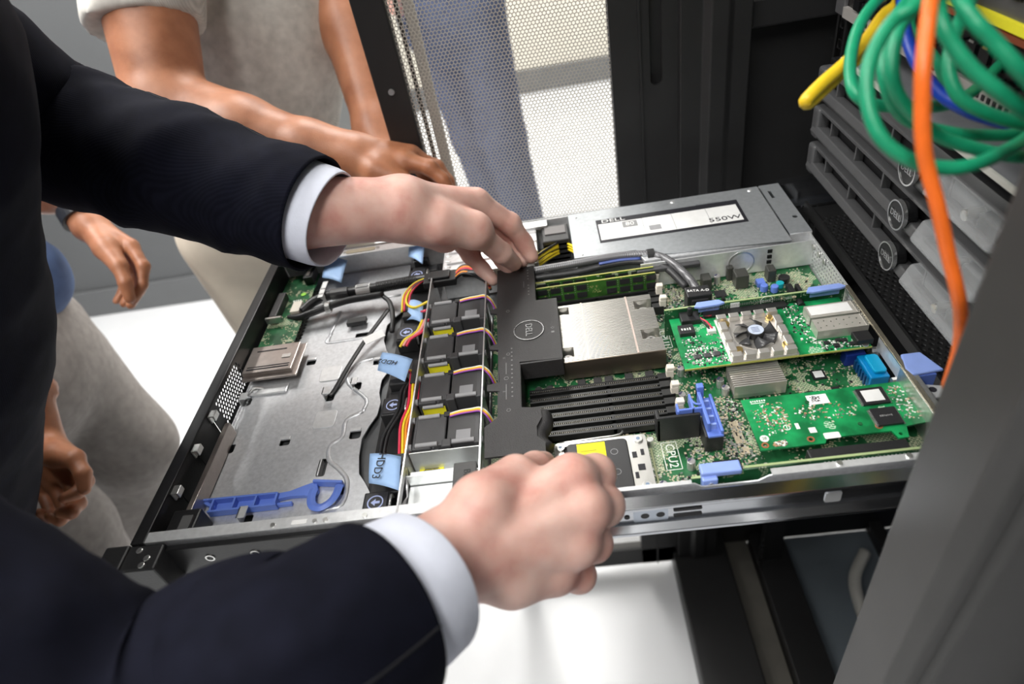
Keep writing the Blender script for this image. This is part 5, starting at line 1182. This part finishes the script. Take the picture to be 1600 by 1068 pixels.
# ---------- man in the grey T-shirt, leaning on the far side
tee_m = weave_mat('heather_grey_jersey', (.47, .45, .415), (.56, .535, .495), 160, 'X', .95, .1, .16)
cream_m = mat('cream_chino', (.66, .60, .50), .85, 0, .04, 30, .15, 700)
m2 = thing('person', 'man in a grey T-shirt and cream trousers resting his hand beyond the steel cover', 'person', (-.10, .88, FL))
EL2 = pd(262, 168, .885); W2 = pd(556, 246, .86); SH2 = pd(205, -120, .86)
A2 = [(SH2, EL2, .066, .052), (EL2, EL2, .053, .053), (EL2, pd(380, 205, .875), .052, .047), (pd(380, 205, .875), pd(480, 230, .865), .046, .034), (pd(480, 230, .865), W2, .034, .028)]
h2 = hand_mesh(.0032, pd(480, 230, .865), W2,
    [pd(632, 250, .845), pd(642, 244, .862), pd(644, 248, .882), pd(636, 256, .90)], [pd(672, 262, .842), pd(682, 262, .866), pd(680, 268, .890), pd(664, 276, .905)],
    [pd(692, 280, .845), pd(700, 284, .866), pd(694, 292, .885), pd(676, 296, .90)], [pd(702, 294, .85), pd(706, 302, .866), pd(698, 308, .88), pd(680, 312, .895)],
    [pd(590, 268, .842), pd(628, 284, .835), pd(660, 300, .835), pd(682, 314, .84)], s=1.0, k=.014, extra=A2)
SL2 = pd(480, -220, 1.06); L2 = [(SL2, pd(548, 40, 1.06), .055, .046), (pd(548, 40, 1.06), pd(590, 205, 1.03), .043, .028), (pd(590, 205, 1.03), pd(612, 268, 1.0), .03, .022)]
C2 = Vector((-.13, .90, .62)); hd2 = head(m2, C2, (.25, -.9, -.45), skin_b, hair_d)
F2 = pd(452, 222, .868); hb = pd(405, 330, 1.24); SL2b = pd(500, -190, 1.06)
tr2 = limbs((-.12, .93, .50), pd(372, -215, 1.08), hb + Vector((0, 0, .05)), (pd(222, -120, .90), SL2b), ([(SH2 + (EL2 - SH2) * .4, .05)], [(pd(548, 40, 1.06), .042), (pd(590, 205, 1.03), .028), (pd(612, 268, 1.0), .024), (pd(628, 330, .99), .016)]), (hb + Vector((-.07, 0, -.06)), hb + Vector((.08, .03, -.06))), ((hb.x - .055, hb.y - .03, -.56), (hb.x + .125, hb.y, -.56)), ((hb.x - .055, hb.y, FL + .07), (hb.x + .125, hb.y + .03, FL + .07)))
whole_body(m2, skin_b, hd2 + tr2 + L2, [(h2, SH2 + (EL2 - SH2) * .12, EL2 - SH2)], .008)
T2 = [(pd(395, 260, 1.20), pd(392, 60, 1.10), .150, .160, (0, 1, 0), 1.3), (pd(392, 60, 1.10), pd(370, -260, 1.02), .160, .165, (0, 1, 0), 1.3), (pd(330, -240, 1.02), pd(215, -110, .88), .10, .084), (pd(420, -260, 1.04), pd(505, -150, 1.06), .09, .07), (pd(215, -110, .88), pd(225, 30, .88), .084, .078)]
cutp = pd(215, 36, .86); up2 = (EL2 - SH2).normalized()
tf = clip_fn(union(T2, .03), [(cutp, up2, .13)], [])
cloth('t_shirt', [field_mesh(tf, ppts(T2), .2, .008)], tee_m, m2, .014, 16, 8)
P2 = [(pd(392, 250, 1.24), pd(402, 330, 1.24), .140, .145, (0, 1, 0), 1.2)]
for dx, dy, kx in ((-.085, 0, .0), (.095, .03, 0)):
    a = hb + Vector((dx, dy, -.04)); P2 += [(a, Vector((a.x + kx + .03, a.y - .03, -.56)), .092, .070), (Vector((a.x + kx + .03, a.y - .03, -.56)), Vector((a.x + kx + .03, a.y, FL + .07)), .070, .056)]
cloth('trousers', [body_mesh(P2, .03, .010)], cream_m, m2, .010, 13, 9)
shoes(m2, ((hb.x - .055, hb.y), (hb.x + .125, hb.y + .03)), (0, -1, 0), shoe_k)

# ---------- man in the blue shirt with a wristwatch
blue_s = mat('blue_knit_shirt', (.075, .125, .26), .85, 0, .12, 40, .15, 600)
grey_t = weave_mat('taupe_cotton_trousers', (.30, .28, .268), (.36, .335, .32), 240, 'Z', .9, .1, .14)
m3 = thing('person', 'man in a blue shirt, grey trousers and black wristwatch standing beside the suited man', 'person', (-.64, .56, FL))
hA = hand_mesh(.0030, pd(104, 290, 1.132), pd(140, 352, 1.12),
    [pd(205, 385, 1.11), pd(203, 392, 1.13), pd(196, 398, 1.15), pd(186, 402, 1.165)], [pd(224, 416, 1.10), pd(222, 424, 1.125), pd(210, 430, 1.15), pd(194, 432, 1.17)],
    [pd(222, 445, 1.095), pd(218, 452, 1.12), pd(206, 456, 1.145), pd(192, 455, 1.165)], [pd(208, 470, 1.09), pd(204, 476, 1.115), pd(194, 474, 1.14), pd(182, 470, 1.16)],
    [pd(166, 388, 1.09), pd(186, 415, 1.075), pd(196, 442, 1.07), pd(203, 466, 1.075)], s=1.02)
hB = hand_mesh(.0030, pd(38, 604, .93), pd(66, 690, .93),
    [pd(118, 716, .92), pd(104, 738, .925), pd(86, 756, .93), pd(68, 768, .94)], [pd(134, 752, .90), pd(122, 786, .905), pd(104, 802, .91), pd(82, 806, .92)],
    [pd(120, 770, .88), pd(112, 800, .885), pd(94, 812, .89), pd(74, 810, .90)], [pd(100, 778, .875), pd(94, 800, .88), pd(78, 806, .885), pd(62, 800, .89)],
    [pd(88, 708, .905), pd(116, 716, .885), pd(130, 740, .875), pd(132, 764, .87)], s=.98)
hd3 = head(m3, (-.66, .56, .62), (.9, -.2, -.4), skin_b, hair_d)
FA, WA = pd(112, 305, 1.13), pd(140, 352, 1.12); FB, WB = pd(44, 622, .93), pd(66, 690, .93); EA = Vector((-.68, .76, .06)); EB = Vector((-.62, .34, .05))
tr3 = limbs((-.69, .56, .48), (-.70, .56, .36), (-.66, .54, -.12), ((-.70, .72, .36), (-.70, .40, .36)), ([(EA, .042), (FA, .036), (WA, .03)], [(EB, .042), (FB, .035), (WB, .03)]), ((-.64, .62, -.2), (-.65, .44, -.2)), ((-.615, .64, -.52), (-.655, .42, -.52)), ((-.92, .66, FL + .07), (-.70, .40, FL + .07)))
whole_body(m3, skin_b, hd3 + tr3, [(hA, FA + (WA - FA) * .1, WA - FA), (hB, FB + (WB - FB) * .1, WB - FB)])
S3 = [(Vector((-.66, .54, -.08)), Vector((-.66, .54, .10)), .165, .165, (1, 0, 0), 1.15), (Vector((-.66, .54, .10)), Vector((-.68, .56, .40)), .175, .16, (1, 0, 0), 1.2), (Vector((-.70, .72, .36)), EA, .082, .062), (Vector((-.70, .40, .36)), EB, .082, .062), (Vector((-.60, .62, -.02)), Vector((-.58, .64, -.08)), .085, .085)]
cloth('shirt', [body_mesh(S3, .03, .010)], blue_s, m3, .018, 18, 12)
T3 = [(Vector((-.66, .54, -.06)), Vector((-.65, .54, -.20)), .160, .170, (1, 0, 0), 1.15)]
for hx, hy, kx, ky, ax, ay in ((-.645, .63, -.615, .64, -.92, .66), (-.68, .44, -.655, .42, -.70, .40)):
    T3 += [(Vector((hx, hy, -.20)), Vector((kx, ky, -.51)), .112, .092), (Vector((kx, ky, -.51)), Vector((ax, ay, FL + .07)), .088, .078)]
cloth('trousers', [body_mesh(T3, .035, .010)], grey_t, m3, .022, 14, 13)
shoes(m3, ((-.70, .40), (-.92, .66)), (1, -.1, 0), shoe_k)
wa, wb = FA, WA; wd = (wb - wa).normalized(); wc = wa + (wb - wa) * .62
def band(c, d, r0, r1, hw, name, m, parent):
    d = d.normalized(); a = d.orthogonal().normalized(); b = d.cross(a); n = 30; vs = []
    for t, r in ((-hw, r1), (hw, r1), (hw, r0), (-hw, r0)):
        for k in range(n): vs.append(c + d * t + (a * math.cos(2 * math.pi * k / n) + b * math.sin(2 * math.pi * k / n)) * r)
    q = B(); q.add(vs, [(i * n + k, i * n + (k + 1) % n, ((i + 1) % 4) * n + (k + 1) % n, ((i + 1) % 4) * n + k) for i in range(4) for k in range(n)])
    o = q.build(name, m, parent, bevel=.001); o.location = -Vector(parent.location); return o
wt = band(wc, wd, .030, .0375, .013, 'wristwatch', blackp, m3)
b = B().cyl((0, 0, 0), .004, .006, 'x', 14); o = b.build('watch_crown', tin, m3, bevel=.0005); o.location = wc + Vector((.036, .0, .005)) - Vector(m3.location)

# ---------- man in jeans beyond the perforated door
jean_m = weave_mat('indigo_denim', (.070, .095, .175), (.115, .145, .245), 260, 'DIAGONAL', .9, .2, .25)
m4 = thing('person', 'man in blue jeans standing behind the perforated rack door', 'person', (.10, 2.05, FL))
P4 = [(Vector((.10, 2.03, .06)), Vector((.10, 2.03, -.08)), .165, .175, (0, 1, 0), 1.25)]
for hx, kx, ax, y in ((.20, .22, .25, 2.0), (.03, .09, .14, 2.10)):
    P4 += [(Vector((hx, y, -.08)), Vector((kx, y - .02, -.52)), .100, .080), (Vector((kx, y - .02, -.52)), Vector((ax, y, FL + .07)), .080, .074)]
cloth('jeans', [body_mesh(P4, .03, .012)], jean_m, m4, .022, 13, 14)
s4 = [(Vector((.10, 2.03, .05)), Vector((.10, 2.05, .34)), .165, .18, (0, 1, 0), 1.3), (Vector((-.10, 2.05, .38)), Vector((-.24, 2.0, .12)), .075, .06), (Vector((.30, 2.05, .38)), Vector((.44, 2.0, .12)), .075, .06)]
cloth('shirt', [body_mesh(s4, .03, .012)], mat('white_shirt_cotton', (.74, .74, .72), .8, 0, .03, 30), m4, .014, 12, 15)
hd4 = head(m4, (.10, 2.02, .62), (0, -1, -.3), skin_a, hair_d)
def side_hand(w_, k_, sgn):
    w_ = Vector(w_); k_ = Vector(k_); d = (k_ - w_).normalized(); s_ = Vector((0, 0, -1)); P = lambda a, b: w_ + d * a + s_ * b
    return hand_mesh(.004, P(-.14, -.01), w_, [P(.085, -.02 + .018 * i) for i in range(4)], [P(.12, -.02 + .018 * i) + Vector((0, -.012, 0)) for i in range(4)], [P(.128, -.018 + .018 * i) + Vector((0, .012, 0)) for i in range(4)], [P(.112, -.016 + .018 * i) + Vector((0, .026, 0)) for i in range(4)], [P(.025, -.035), P(.055, -.045), P(.085, -.045), P(.10, -.04)])
wl, wr = Vector((-.13, 1.86, .07)), Vector((.33, 1.90, .10)); hl = side_hand(wl, (.02, 1.83, .0), 1); hr_ = side_hand(wr, (.20, 1.85, .07), -1)
fl = wl - (Vector((.02, 1.83, .0)) - wl).normalized() * .10; fr_ = wr - (Vector((.20, 1.85, .07)) - wr).normalized() * .10
tr4 = limbs((.10, 2.06, .48), (.10, 2.06, .36), (.10, 2.03, -.04), ((-.08, 2.05, .38), (.28, 2.05, .38)), ([((-.24, 2.0, .12), .042), (fl, .034), (wl, .03)], [((.44, 2.0, .12), .042), (fr_, .034), (wr, .03)]), ((.03, 2.1, -.1), (.19, 2.0, -.1)), ((.09, 2.08, -.52), (.22, 1.98, -.52)), ((.14, 2.1, FL + .07), (.25, 2.0, FL + .07)))
whole_body(m4, skin_a, hd4 + tr4, [(hl, fl + (wl - fl) * .1, wl - fl), (hr_, fr_ + (wr - fr_) * .1, wr - fr_)], .01, 2)
shoes(m4, ((.25, 2.0), (.14, 2.1)), (0, -1, 0), shoe_k)
# ------------------------------------------------------------------ lift the layout so that the floor lies at zero
for o in SC.objects:
    if o.parent is None: o.location.z += LIFT
